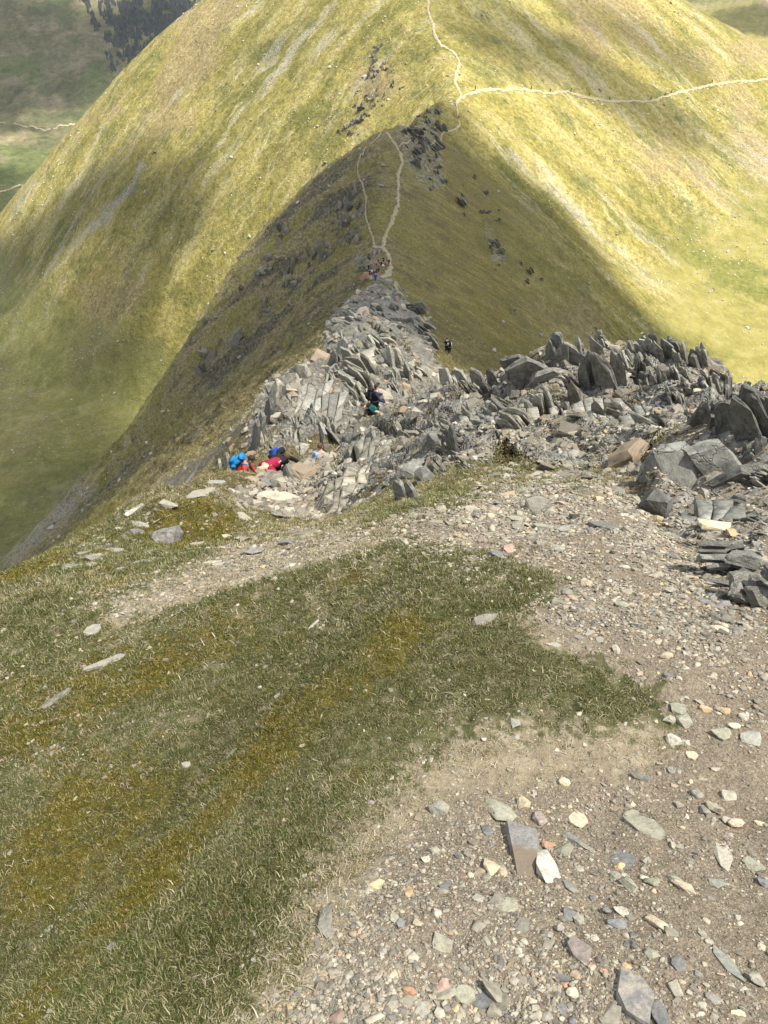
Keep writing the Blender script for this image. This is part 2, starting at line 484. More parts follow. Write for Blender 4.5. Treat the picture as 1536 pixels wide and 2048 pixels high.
BLOCKS = [
    (np.concatenate([[0.02, 0.12], np.geomspace(0.22, 7.0, 300)]), np.radians(np.concatenate([np.arange(-180, -80, 4), np.arange(-80, 80.01, 0.27), np.arange(84, 180.1, 4)])), 0.0),
    (np.geomspace(6.9, 72, 430), az_columns(33, 0.105, 85, 1.2), 0.12),
    (np.concatenate([np.geomspace(71, 200, 120), np.geomspace(201, 660, 300), np.geomspace(668, 6500, 120)]), az_columns(32, 0.11, 85, 1.5), 0.5),
]
terrain = []
for rings, azs, skirt in BLOCKS:
    R, A = np.meshgrid(rings, azs, indexing='ij')
    X = (R * np.sin(A)).ravel(); Y = (R * np.cos(A)).ravel()
    Z0 = h_smooth(X, Y)
    msk = {k: zone(k, X, Y, Z0) for k in ZONES}
    Z = Z0 + detail(X, Y, Z0, msk['rock'])
    if skirt:
        Z[:len(azs)] -= skirt
    n, m = R.shape
    i = (np.arange(n - 1)[:, None] * m + np.arange(m - 1)[None]).ravel()
    quads = np.stack([i, i + 1, i + m + 1, i + m], -1)[:, ::-1]
    terrain.append((np.stack([X, Y, Z], -1), quads, msk))


def split_sheet(name, block, sel, mat, label=None):
    co, quads, msk = terrain[block]
    qs = quads[sel]
    used, inv = np.unique(qs.ravel(), return_inverse=True)
    me = np_mesh(name, co[used], quads=inv.reshape(-1, 4))
    x, y = co[used, 0], co[used, 1]
    cattr(me, 'zone_a', np.stack([msk['rock'][used], msk['gravel'][used], msk['dry'][used]], -1))
    cattr(me, 'zone_b', np.stack([msk['moss'][used], msk['scree'][used], sstep(-25, 45, x - np.interp(y, CREST[:, 0], CREST[:, 1]))], -1))
    xc = np.interp(y, CREST[:, 0], CREST[:, 1])
    fl = np.where(x < 20, np.maximum(-272 - 0.04 * (y - 380) - 0.02 * (x + 200), -308), -174)
    hz = co[used, 2]
    cattr(me, 'zone_c', np.stack([sstep(18, 95, x - xc) * sstep(60, 150, y) + sstep(325, 365, y), 1 - sstep(-2, np.where(x < 0, 75, 30), hz - fl), sstep(590, 760, y)], -1))
    me.materials.append(mat)
    o = bpy.data.objects.new(name, me)
    link(o)
    o['kind'] = 'structure'
    return o
# ----------------------------------------------------------------------------
# materials
# ----------------------------------------------------------------------------
class NT:
    """tiny helper to write node trees"""
    def __init__(self, name):
        self.mat = bpy.data.materials.new(name)
        self.mat.use_nodes = True
        self.t = self.mat.node_tree
        self.t.nodes.clear()
        self.out = self.t.nodes.new('ShaderNodeOutputMaterial')

    def n(self, typ, inputs=None, **props):
        nd = self.t.nodes.new(typ)
        for k, v in props.items():
            setattr(nd, k, v)
        for k, v in (inputs or {}).items():
            s = nd.inputs[k]
            if hasattr(v, 'is_output') or isinstance(v, bpy.types.NodeSocket):
                self.t.links.new(v, s)
            else:
                s.default_value = v
        return nd

    def math(self, op, a, b=0.0, c=0.0, clamp=False):
        return self.n('ShaderNodeMath', {0: a, 1: b, 2: c}, operation=op, use_clamp=clamp).outputs[0]

    def vmath(self, op, a, b=(0, 0, 0)):
        nd = self.n('ShaderNodeVectorMath', {0: a, 1: b}, operation=op)
        return nd.outputs['Value'] if op in ('DOT_PRODUCT', 'LENGTH') else nd.outputs[0]

    def noise(self, vec, scale, detail=4.0, rough=0.55, dist=0.0, out='Fac'):
        return self.n('ShaderNodeTexNoise', {'Vector': vec, 'Scale': scale, 'Detail': detail, 'Roughness': rough, 'Distortion': dist}).outputs[out]

    def voro(self, vec, scale, feature='F1', out='Distance', rnd=1.0):
        return self.n('ShaderNodeTexVoronoi', {'Vector': vec, 'Scale': scale, 'Randomness': rnd}, feature=feature).outputs[out]

    def ramp(self, fac, stops, interp='LINEAR'):
        nd = self.n('ShaderNodeValToRGB', {'Fac': fac})
        cr = nd.color_ramp
        cr.interpolation = interp
        while len(cr.elements) < len(stops):
            cr.elements.new(0.5)
        for e, (p, c) in zip(cr.elements, stops):
            e.position = p
            e.color = (c, c, c, 1) if isinstance(c, (int, float)) else (c[0], c[1], c[2], 1)
        return nd.outputs[0]

    def mix(self, fac, a, b, mode='MIX'):
        nd = self.n('ShaderNodeMix', data_type='RGBA', blend_type=mode)
        for k, v in ((0, fac), (6, a), (7, b)):
            s = nd.inputs[k]
            if isinstance(v, bpy.types.NodeSocket):
                self.t.links.new(v, s)
            elif k and not isinstance(v, (int, float)):
                s.default_value = (v[0], v[1], v[2], 1)
            else:
                s.default_value = v
        return nd.outputs[2]

    def smooth(self, x, a, b):
        return self.n('ShaderNodeMapRange', {'Value': x, 'From Min': a, 'From Max': b}, interpolation_type='SMOOTHSTEP').outputs[0]

    def bump(self, h, strength, dist, normal=None):
        i = {'Height': h, 'Strength': strength, 'Distance': dist}
        if normal is not None:
            i['Normal'] = normal
        return self.n('ShaderNodeBump', i).outputs[0]

    def pos(self):
        return self.n('ShaderNodeNewGeometry').outputs['Position']

    def attr(self, name, kind='GEOMETRY'):
        return self.n('ShaderNodeAttribute', attribute_name=name, attribute_type=kind)

    def done(self, color, rough=0.9, normal=None, spec=0.25, **extra):
        b = self.n('ShaderNodeBsdfPrincipled', {'Base Color': color if isinstance(color, bpy.types.NodeSocket) else (*color, 1), 'Roughness': rough, 'Specular IOR Level': spec})
        if normal is not None:
            self.t.links.new(normal, b.inputs['Normal'])
        for k, v in extra.items():
            b.inputs[k.replace('_', ' ')].default_value = v
        self.t.links.new(b.outputs[0], self.out.inputs[0])
        return self.mat

    def rgb3(self, socket):
        return self.n('ShaderNodeSeparateColor', {'Color': socket}).outputs


def zones(t):
    a = t.rgb3(t.attr('zone_a').outputs['Color'])
    b = t.rgb3(t.attr('zone_b').outputs['Color'])
    return a[0], a[1], a[2], b[0], b[1], b[2]      # rock gravel dry moss scree side


def rock_colour(t, P, s, lichen=0.5):
    """grey slate with paler lichened faces, rusty soil stains and dark joints; s scales the grain to the rock's size"""
    big = t.noise(P, 0.9 * s, 3, 0.6)
    fine = t.noise(P, 9.0 * s, 5, 0.65)
    c = t.ramp(big, [(0.25, (0.122, 0.115, 0.099)), (0.5, (0.208, 0.198, 0.169)), (0.75, (0.30, 0.286, 0.242))])
    c = t.mix(t.smooth(fine, 0.42, 0.66), c, t.mix(0.5, c, (0.42, 0.41, 0.36)))
    li = t.noise(P, 3.2 * s, 4, 0.7)
    c = t.mix(t.math('MULTIPLY', t.smooth(li, 0.56, 0.66), lichen), c, (0.42, 0.405, 0.335))
    st = t.noise(P, 1.7 * s, 3, 0.6, out='Fac')
    c = t.mix(t.math('MULTIPLY', t.smooth(st, 0.60, 0.74), 0.55), c, (0.22, 0.16, 0.09))
    return c, fine, li


def make_near_ground():
    t = NT("near_ground")
    P = t.pos()
    rock, gravel, dry, moss, scree, side = zones(t)
    n1 = t.noise(P, 3.0, 4, 0.6); n2 = t.noise(P, 22.0, 5, 0.7); n3 = t.noise(P, 120.0, 4, 0.7); nv = t.noise(P, 8.0, 4, 0.65)
    soil = t.ramp(n2, [(0.2, (0.095, 0.067, 0.041)), (0.5, (0.182, 0.138, 0.088)), (0.8, (0.275, 0.218, 0.146))])
    grit = t.voro(P, 210.0, 'F1', 'Color')
    gl = t.n('ShaderNodeRGBToBW', {0: grit}).outputs[0]
    soil = t.mix(0.40, soil, t.ramp(gl, [(0.2, (0.09, 0.075, 0.058)), (0.5, (0.21, 0.185, 0.145)), (0.85, (0.37, 0.335, 0.265))]))
    straw = t.ramp(n2, [(0.25, (0.15, 0.115, 0.075)), (0.55, (0.27, 0.225, 0.15)), (0.8, (0.38, 0.335, 0.235))])
    green = t.ramp(n2, [(0.25, (0.045, 0.050, 0.020)), (0.6, (0.10, 0.10, 0.040)), (0.85, (0.19, 0.17, 0.085))])
    mossc = t.ramp(n2, [(0.25, (0.04, 0.034, 0.010)), (0.55, (0.11, 0.09, 0.02)), (0.8, (0.19, 0.155, 0.04))])
    c = t.mix(t.smooth(nv, 0.45, 0.65), green, t.mix(0.6, green, straw))
    c = t.mix(t.smooth(t.math('ADD', moss, t.math('MULTIPLY', t.math('SUBTRACT', n1, 0.5), 0.9)), 0.30, 0.75), c, mossc)
    c = t.mix(t.smooth(t.math('ADD', dry, t.math('MULTIPLY', t.math('SUBTRACT', nv, 0.5), 0.9)), 0.30, 0.75), c, straw)
    c = t.mix(t.smooth(t.math('ADD', gravel, t.math('MULTIPLY', t.math('SUBTRACT', nv, 0.5), 0.7)), 0.35, 0.65), c, soil)
    rc, rf, rl = rock_colour(t, P, 2.5)
    c = t.mix(t.smooth(rock, 0.4, 0.6), c, t.mix(t.smooth(nv, 0.46, 0.6), rc, soil))
    h = t.math('ADD', t.math('MULTIPLY', n3, 0.8), t.math('MULTIPLY', t.noise(P, 320.0, 3, 0.8), 0.5))
    nrm = t.bump(h, 0.7, 0.008, t.bump(n2, 0.6, 0.03))
    return t.done(c, 0.95, nrm, 0.15)


def fell_colour(t, P, side, scree):
    # coordinates across and down the two big flanks
    acL = t.vmath('DOT_PRODUCT', P, (0.50, -0.866, 0.0)); alL = t.vmath('DOT_PRODUCT', P, (-0.866, -0.50, -0.7))
    acR = t.vmath('DOT_PRODUCT', P, (0.54, 0.84, 0.0)); alR = t.vmath('DOT_PRODUCT', P, (0.84, -0.54, -0.5))
    nw = t.noise(P, 0.02, 3, 0.6)
    wob = t.math('MULTIPLY', t.math('SUBTRACT', nw, 0.5), 26.0)
    vL = t.n('ShaderNodeCombineXYZ', {0: t.math('ADD', acL, wob), 1: t.math('MULTIPLY', alL, 0.12), 2: 0.0}).outputs[0]
    vR = t.n('ShaderNodeCombineXYZ', {0: t.math('ADD', acR, wob), 1: t.math('MULTIPLY', alR, 0.14), 2: 7.0}).outputs[0]

    def streak(scale, det, rough):
        a = t.noise(vL, scale, det, rough); b = t.noise(vR, scale, det, rough)
        return t.math('ADD', t.math('MULTIPLY', a, t.math('SUBTRACT', 1.0, side)), t.math('MULTIPLY', b, side))
    st1 = streak(0.055, 5, 0.62); st2 = streak(0.20, 5, 0.70); st3 = streak(0.026, 3, 0.5)
    n0 = t.noise(P, 0.012, 4, 0.6); n1 = t.noise(P, 0.05, 5, 0.65); n2 = t.noise(P, 0.42, 6, 0.75); n3 = t.noise(P, 1.1, 4, 0.75)
    c = t.ramp(st1, [(0.34, (0.140, 0.126, 0.034)), (0.45, (0.198, 0.170, 0.046)), (0.55, (0.248, 0.212, 0.066)), (0.68, (0.310, 0.272, 0.118))])
    c = t.mix(t.math('MULTIPLY', t.smooth(n1, 0.47, 0.63), 0.8), c, (0.112, 0.112, 0.030))
    c = t.mix(t.math('MULTIPLY', t.smooth(n0, 0.50, 0.62), 0.65), c, (0.225, 0.172, 0.090))
    c = t.mix(t.math('MULTIPLY', t.smooth(st2, 0.53, 0.66), 0.6), c, (0.33, 0.29, 0.155))
    c = t.mix(1.0, c, t.ramp(n2, [(0.30, 0.45), (0.5, 1.0), (0.70, 1.5)]), 'MULTIPLY')
    c = t.mix(1.0, c, t.ramp(t.noise(P, 0.95, 6, 0.85), [(0.34, 0.66), (0.5, 1.0), (0.66, 1.34)]), 'MULTIPLY')
    sk = t.math('MULTIPLY', t.smooth(streak(0.11, 4, 0.6), 0.50, 0.68), t.smooth(st3, 0.45, 0.60))
    sk = t.math('MAXIMUM', t.math('MULTIPLY', sk, 0.85), scree)
    stone = t.ramp(n3, [(0.3, (0.13, 0.125, 0.115)), (0.5, (0.30, 0.29, 0.265)), (0.75, (0.46, 0.445, 0.41))])
    c = t.mix(t.math('MULTIPLY', sk, t.smooth(n3, 0.40, 0.60)), c, stone)
    speck = t.math('GREATER_THAN', t.noise(P, 0.75, 3, 0.8), t.math('SUBTRACT', 0.735, t.math('MULTIPLY', st1, 0.12)))
    c = t.mix(t.math('MULTIPLY', speck, 0.5), c, (0.38, 0.355, 0.28))
    dark = t.math('GREATER_THAN', t.noise(P, 0.55, 4, 0.8), 0.665)
    c = t.mix(t.math('MULTIPLY', dark, 0.55), c, (0.06, 0.055, 0.025))
    return c, n2, n3, st2


def make_ridge():
    t = NT("ridge_ground")
    P = t.pos()
    rock, gravel, dry, moss, scree, side = zones(t)
    n0 = t.noise(P, 0.035, 4, 0.55); n1 = t.noise(P, 0.16, 5, 0.6); n2 = t.noise(P, 0.9, 6, 0.7); n3 = t.noise(P, 4.5, 5, 0.7)
    # down-slope combed grass on either flank
    mp = t.n('ShaderNodeMapping', {'Vector': P, 'Scale': (0.10, 1.1, 0.25)}).outputs[0]
    comb = t.noise(mp, 0.7, 5, 0.65)
    grassr = t.ramp(comb, [(0.25, (0.10, 0.085, 0.028)), (0.48, (0.18, 0.148, 0.042)), (0.62, (0.245, 0.205, 0.066)), (0.8, (0.34, 0.29, 0.13))])
    grassr = t.mix(t.smooth(n1, 0.50, 0.68), grassr, (0.155, 0.118, 0.060))
    grassr = t.mix(t.math('MULTIPLY', t.smooth(n0, 0.50, 0.64), 0.6), grassr, (0.100, 0.098, 0.026))
    # heather and rough tussock on the left
    hea = t.ramp(n2, [(0.28, (0.070, 0.060, 0.032)), (0.44, (0.165, 0.138, 0.066)), (0.58, (0.27, 0.23, 0.115)), (0.76, (0.38, 0.33, 0.19))])
    hea = t.mix(t.math('MULTIPLY', t.smooth(n1, 0.5, 0.64), 0.75), hea, t.mix(t.smooth(n3, 0.4, 0.6), (0.075, 0.066, 0.02), (0.16, 0.14, 0.045)))
    mpl = t.n('ShaderNodeMapping', {'Vector': P, 'Rotation': (0, 0, 0.3), 'Scale': (0.25, 1.0, 0.3)}).outputs[0]
    band = t.noise(mpl, 0.09, 5, 0.65)
    hea = t.mix(t.math('MULTIPLY', t.smooth(band, 0.50, 0.58), 0.85), hea, t.ramp(n2, [(0.3, (0.105, 0.095, 0.025)), (0.5, (0.20, 0.178, 0.050)), (0.72, (0.30, 0.26, 0.105))]))
    hea = t.mix(t.math('MULTIPLY', t.smooth(band, 0.47, 0.40), 0.8), hea, t.ramp(n2, [(0.35, (0.030, 0.027, 0.022)), (0.5, (0.085, 0.076, 0.052)), (0.7, (0.21, 0.195, 0.155))]))
    c = t.mix(side, hea, grassr)
    zc = t.rgb3(t.attr('zone_c').outputs['Color'])
    fc, f2, f3, fs = fell_colour(t, P, side, 0.0)
    c = t.mix(t.math('MULTIPLY', zc[0], 1.0, clamp=True), c, fc)
    c = t.mix(1.0, c, t.ramp(t.noise(P, 1.9, 6, 0.85), [(0.34, 0.5), (0.5, 1.0), (0.66, 1.45)]), 'MULTIPLY')
    speck = t.math('GREATER_THAN', t.noise(P, 2.4, 3, 0.75), 0.70)
    c = t.mix(t.math('MULTIPLY', speck, 0.7), c, (0.36, 0.35, 0.30))
    mossc = t.ramp(n3, [(0.3, (0.045, 0.040, 0.012)), (0.6, (0.125, 0.105, 0.03)), (0.8, (0.21, 0.18, 0.07))])
    nn = t.noise(P, 3.0, 4, 0.65)
    dirt = t.ramp(n3, [(0.25, (0.13, 0.105, 0.075)), (0.5, (0.27, 0.235, 0.18)), (0.78, (0.42, 0.39, 0.31))])
    sc = t.ramp(n3, [(0.3, (0.09, 0.082, 0.075)), (0.55, (0.20, 0.19, 0.175)), (0.8, (0.33, 0.32, 0.295))])
    c = t.mix(t.math('MULTIPLY', scree, 0.8), c, sc)
    near = t.math('SUBTRACT', 1.0, t.smooth(t.vmath('LENGTH', P), 20.0, 70.0))
    turf = t.ramp(n3, [(0.25, (0.06, 0.05, 0.022)), (0.5, (0.15, 0.125, 0.055)), (0.8, (0.30, 0.26, 0.15))])
    c = t.mix(t.math('MULTIPLY', near, 0.7), c, turf)
    c = t.mix(t.smooth(moss, 0.35, 0.65), c, mossc)
    c = t.mix(t.smooth(t.math('ADD', gravel, t.math('MULTIPLY', t.math('SUBTRACT', nn, 0.5), 0.7)), 0.4, 0.6), c, dirt)
    rc, rf, rl = rock_colour(t, P, 1.0)
    rfar, f2, l2 = rock_colour(t, P, 0.18, 0.4)
    rc = t.mix(near, rfar, rc)
    ledge = t.mix(near, t.mix(t.smooth(n2, .45, .55), (0.10, 0.088, 0.032), (0.20, 0.17, 0.08)), t.mix(0.5, dirt, mossc))
    farr = t.smooth(t.vmath('LENGTH', P), 170.0, 220.0)
    rk2 = t.math('MULTIPLY', rock, t.math('SUBTRACT', 1.0, t.math('MULTIPLY', farr, 0.52)))
    c = t.mix(t.smooth(t.math('ADD', rk2, t.math('MULTIPLY', t.math('SUBTRACT', n2, 0.5), t.math('ADD', 0.9, farr))), 0.42, 0.60), c, t.mix(t.smooth(nn, 0.55, 0.66), rc, ledge))
    crack = t.voro(t.vmath('MULTIPLY', P, (1.0, .55, .7)), 1.3, 'DISTANCE_TO_EDGE')
    ck = t.math('MULTIPLY', t.math('MULTIPLY', t.math('SUBTRACT', 1.0, t.smooth(crack, 0.0, 0.05)), rock), near)
    h = t.math('ADD', t.math('MULTIPLY', n3, 0.35), t.math('SUBTRACT', n2, ck))
    nrm = t.bump(n2, 0.9, 1.1, t.bump(h, 0.8, 0.12, t.bump(comb, 0.4, 1.0)))
    return t.done(c, 0.95, nrm, 0.12)


def make_hill():
    t = NT("fell_grass")
    P = t.pos()
    rock, gravel, dry, moss, scree, side = zones(t)
    zc = t.rgb3(t.attr('zone_c').outputs['Color'])
    c, n2, n3, st2 = fell_colour(t, P, side, scree)
    x = t.n('ShaderNodeSeparateXYZ', {0: P}).outputs
    v1 = t.noise(P, 0.02, 5, 0.62, 0.8); v2 = t.noise(P, 0.12, 6, 0.72); v0 = t.noise(P, 0.0055, 4, 0.6, 0.6); v3 = t.noise(P, 0.45, 4, 0.75)
    fresh = t.ramp(v2, [(0.3, (0.125, 0.125, 0.036)), (0.5, (0.205, 0.192, 0.062)), (0.72, (0.31, 0.28, 0.125))])
    fresh = t.mix(t.math('MULTIPLY', t.smooth(v1, 0.5, 0.64), 0.6), fresh, (0.165, 0.14, 0.062))
    gold = t.ramp(v2, [(0.3, (0.150, 0.138, 0.040)), (0.5, (0.215, 0.190, 0.056)), (0.72, (0.29, 0.255, 0.105))])
    gold = t.mix(t.smooth(v1, 0.50, 0.60), gold, t.mix(t.smooth(v3, .4, .6), (0.105, 0.115, 0.026), (0.17, 0.16, 0.045)))
    far = t.ramp(v1, [(0.3, (0.060, 0.066, 0.030)), (0.5, (0.115, 0.108, 0.052)), (0.64, (0.175, 0.148, 0.085)), (0.78, (0.235, 0.195, 0.125))])
    far = t.mix(t.math('MULTIPLY', t.smooth(v0, 0.48, 0.58), 0.75), far, (0.085, 0.105, 0.032))
    far = t.mix(1.0, far, t.ramp(v2, [(0.3, 0.55), (0.5, 1.0), (0.7, 1.4)]), 'MULTIPLY')
    moor = t.mix(t.smooth(v1, 0.48, 0.62), gold, (0.24, 0.18, 0.105))
    fresh = t.mix(0.5, fresh, t.mix(1.0, c, (0.80, 0.92, 0.85), 'MULTIPLY'))
    low = t.mix(t.smooth(x[0], -40.0, 60.0), fresh, gold)
    farlow = t.mix(t.math('MULTIPLY', t.smooth(x[0], 60.0, 160.0), t.math('SUBTRACT', 1.0, t.smooth(x[1], 950.0, 1150.0))), far, moor)
    low = t.mix(zc[2], low, farlow)
    speck = t.math('GREATER_THAN', v3, 0.66)
    low = t.mix(t.math('MULTIPLY', speck, 0.6), low, (0.38, 0.365, 0.30))
    k = t.math('ADD', zc[1], t.math('MULTIPLY', t.math('SUBTRACT', v1, 0.5), 0.9), clamp=True)
    k = t.math('MAXIMUM', t.smooth(k, 0.25, 0.75), t.smooth(x[1], 690.0, 760.0))
    c = t.mix(k, c, low)
    rc, rf, rl = rock_colour(t, P, 0.12)
    c = t.mix(t.smooth(t.math('ADD', t.math('MULTIPLY', rock, 0.5), t.math('MULTIPLY', t.math('SUBTRACT', n2, 0.5), 1.6)), 0.55, 0.72), c, rc)
    nrm = t.bump(n2, 0.75, 2.0, t.bump(st2, 0.35, 2.5, t.bump(n3, 0.6, 0.6)))
    return t.done(c, 0.95, nrm, 0.1)


def make_path():
    t = NT("trodden_path")
    P = t.pos()
    n2 = t.noise(P, 0.8, 5, 0.7); n3 = t.noise(P, 3.5, 4, 0.7)
    c = t.ramp(n2, [(0.25, (0.19, 0.16, 0.095)), (0.5, (0.29, 0.25, 0.155)), (0.75, (0.38, 0.335, 0.23))])
    c = t.mix(t.math('MULTIPLY', t.smooth(n3, 0.55, 0.7), 0.5), c, (0.24, 0.21, 0.16))
    return t.done(c, 0.95, t.bump(n3, 0.5, 0.25), 0.1)


M_NEAR, M_HILL, M_PATH = make_near_ground(), make_hill(), make_path()
M_RIDGE = make_ridge(); M_VALLEY = M_HILL

# ---- cut the terrain into its pieces of setting
for bi in range(3):
    co, quads, msk = terrain[bi]
    c = co[quads].mean(1)
    x, y, z = c[:, 0], c[:, 1], c[:, 2]
    if bi == 0:
        split_sheet('ground', 0, np.ones(len(c), bool), M_NEAR)
        continue
    if bi == 1:
        split_sheet('ridge_ground', 1, np.ones(len(c), bool), M_RIDGE)
        continue
    xc = np.interp(y, CREST[:, 0], CREST[:, 1])
    ed = np.interp(y, EDGE_Y, EDGE_D)
    rdg = (y < 352) & (x > xc - ed * 1.08 - np.where(y < 185, 40, 0)) & (x < xc + 118 - 0.22 * (y - 90) - np.clip((y - 300) * 1.6, 0, 200)) & (z > -172)
    yr = np.interp(x, NWR[:, 0], NWR[:, 1])
    fl = np.where(x < 0, np.maximum(-272 - 0.04 * (y - 380), -308), -172)
    hill = ~rdg & (y < yr + 10) & (z > fl + 6) & (y > 150)
    val = ~rdg & ~hill & (np.hypot(x, y) < 1010)
    split_sheet('ridge_flank', 2, rdg, M_RIDGE)
    split_sheet('hillside', 2, hill, M_HILL)
    split_sheet('valley_floor', 2, val, M_VALLEY)
    split_sheet('far_fells', 2, ~rdg & ~hill & ~val, M_VALLEY)


# ---- paths: trodden strips lying on the ground
def path_strip(name, px, width, t0, t1, lift=0.10, mat=None, tstop=None):
    px = np.array(px, float)
    seg = np.hypot(*np.diff(px, axis=0).T)
    s = np.concatenate([[0], np.cumsum(seg)])
    k = np.linspace(0, s[-1], max(4, int(s[-1] / 3)))
    P, T = march(np.interp(k, s, px[:, 0]), np.interp(k, s, px[:, 1]), t0=t0, t1=t1, n=700)
    P = P[~np.isnan(T)]
    if len(P) < 3:
        return None
    for _ in range(3):
        P[1:-1] = (P[:-2] + 2 * P[1:-1] + P[2:]) / 4
    d = np.concatenate([[0], np.cumsum(np.hypot(*np.diff(P[:, :2], axis=0).T))])
    n = max(6, int(d[-1] / max(0.6, width * 0.45)))
    k = np.linspace(0, d[-1], n)
    x, y = np.interp(k, d, P[:, 0]), np.interp(k, d, P[:, 1])
    x = x + width * 0.35 * pnoise(k / (width * 4), k * 0 + 3.3, 8); y = y + width * 0.35 * pnoise(k / (width * 4), k * 0 + 8.3, 9)
    tx, ty = np.gradient(x), np.gradient(y)
    l = np.hypot(tx, ty) + 1e-9
    nx, ny = -ty / l, tx / l
    co = []
    for j, f in enumerate((-0.5, -0.25, 0.0, 0.25, 0.5)):
        w = width * np.clip(0.95 + 0.8 * pnoise(k / (width * 1.3) + 3 * j, k * 0 + j, 15 + j) + 0.5 * pnoise(k / (width * 6), k * 0 + 2.2, 19), .2, 2.2)
        X, Y = x + nx * w * f, y + ny * w * f
        Z = ground(X, Y) + lift * (0.25 if abs(f) == 0.5 else 1.0)
        co.append(np.stack([X, Y, Z], -1))
    co = np.stack(co, 1).reshape(-1, 3)
    i = (np.arange(n - 1)[:, None] * 5 + np.arange(4)[None]).ravel()
    me = np_mesh(name, co, quads=np.stack([i, i + 1, i + 6, i + 5], -1))
    me.materials.append(mat or M_PATH)
    o = bpy.data.objects.new(name, me); link(o)
    o['kind'] = 'structure'
    return o


path_strip('path', [(765, 493), (770, 470), (785, 440), (795, 410), (797, 380), (795, 352), (806, 326), (800, 305), (790, 287), (772, 266)], 1.15, 150, 330, 0.35)
path_strip('path', [(748, 490), (740, 460), (730, 430), (733, 400), (725, 370), (715, 345), (718, 320), (730, 300), (762, 268)], 0.6, 150, 330, 0.35)
path_strip('path', [(748, 492), (757, 496), (765, 493), (776, 512), (781, 532), (776, 548), (757, 558), (738, 556), (728, 548)], 1.5, 150, 260, 0.35)
path_strip('path', [(795, 292), (825, 288), (850, 290), (878, 285), (884, 268), (905, 260), (920, 253), (915, 228), (912, 205)], 0.75, 200, 420, 0.4)
path_strip('path', [(912, 210), (922, 192), (910, 165), (912, 145), (921, 125), (908, 104), (880, 88), (868, 68), (866, 52), (858, 28), (855, 2), (856, -40)], 1.35, 280, 560, 0.5)
path_strip('path', [(912, 205), (935, 190), (960, 182), (1050, 180), (1140, 188), (1220, 200), (1295, 207), (1330, 193), (1390, 177), (1450, 165), (1536, 160), (1640, 156)], 1.35, 280, 900, 0.5)
path_strip('path', [(770, 565), (800, 586), (830, 622), (850, 655), (868, 690)], 0.8, 60, 220, 0.2)
def make_earth():
    t = NT("red_earth")
    P = t.pos(); n = t.noise(P, 1.2, 4, 0.7)
    return t.done(t.ramp(n, [(0.3, (0.15, 0.085, 0.052)), (0.6, (0.24, 0.15, 0.095))]), 0.95, t.bump(n, 0.5, 0.2), 0.1)


path_strip('bare_earth', [(724, 552), (734, 551), (746, 552), (757, 551)], 4.5, 150, 260, 0.55, make_earth())
path_strip('road', [(-60, 236), (0, 245), (70, 257), (110, 257), (150, 250), (260, 235)], 1.9, 600, 1500, 1.5)
path_strip('road', [(-60, 415), (0, 388), (40, 370), (90, 350)], 1.6, 560, 1200, 1.2)
# ----------------------------------------------------------------------------
# broken cloud far above: it shades the near ridge, the cove and the far valley
# ----------------------------------------------------------------------------
CLOUD_Z = 1500.0


def cloud_material():
    t = NT("cloud")
    a = t.attr('cover').outputs['Fac']
    tr = t.n('ShaderNodeBsdfTransparent')
    df = t.n('ShaderNodeBsdfDiffuse', {'Color': (0.85, 0.85, 0.86, 1)})
    mx = t.n('ShaderNodeMixShader', {0: a, 1: tr.outputs[0], 2: df.outputs[0]})
    t.t.links.new(mx.outputs[0], t.out.inputs[0])
    return t.mat


M_CLOUD = cloud_material()


def lift_to_cloud(P):
    k = (CLOUD_Z - P[:, 2]) / SUN_DIR.z
    return np.stack([P[:, 0] + SUN_DIR.x * k, P[:, 1] + SUN_DIR.y * k], -1)


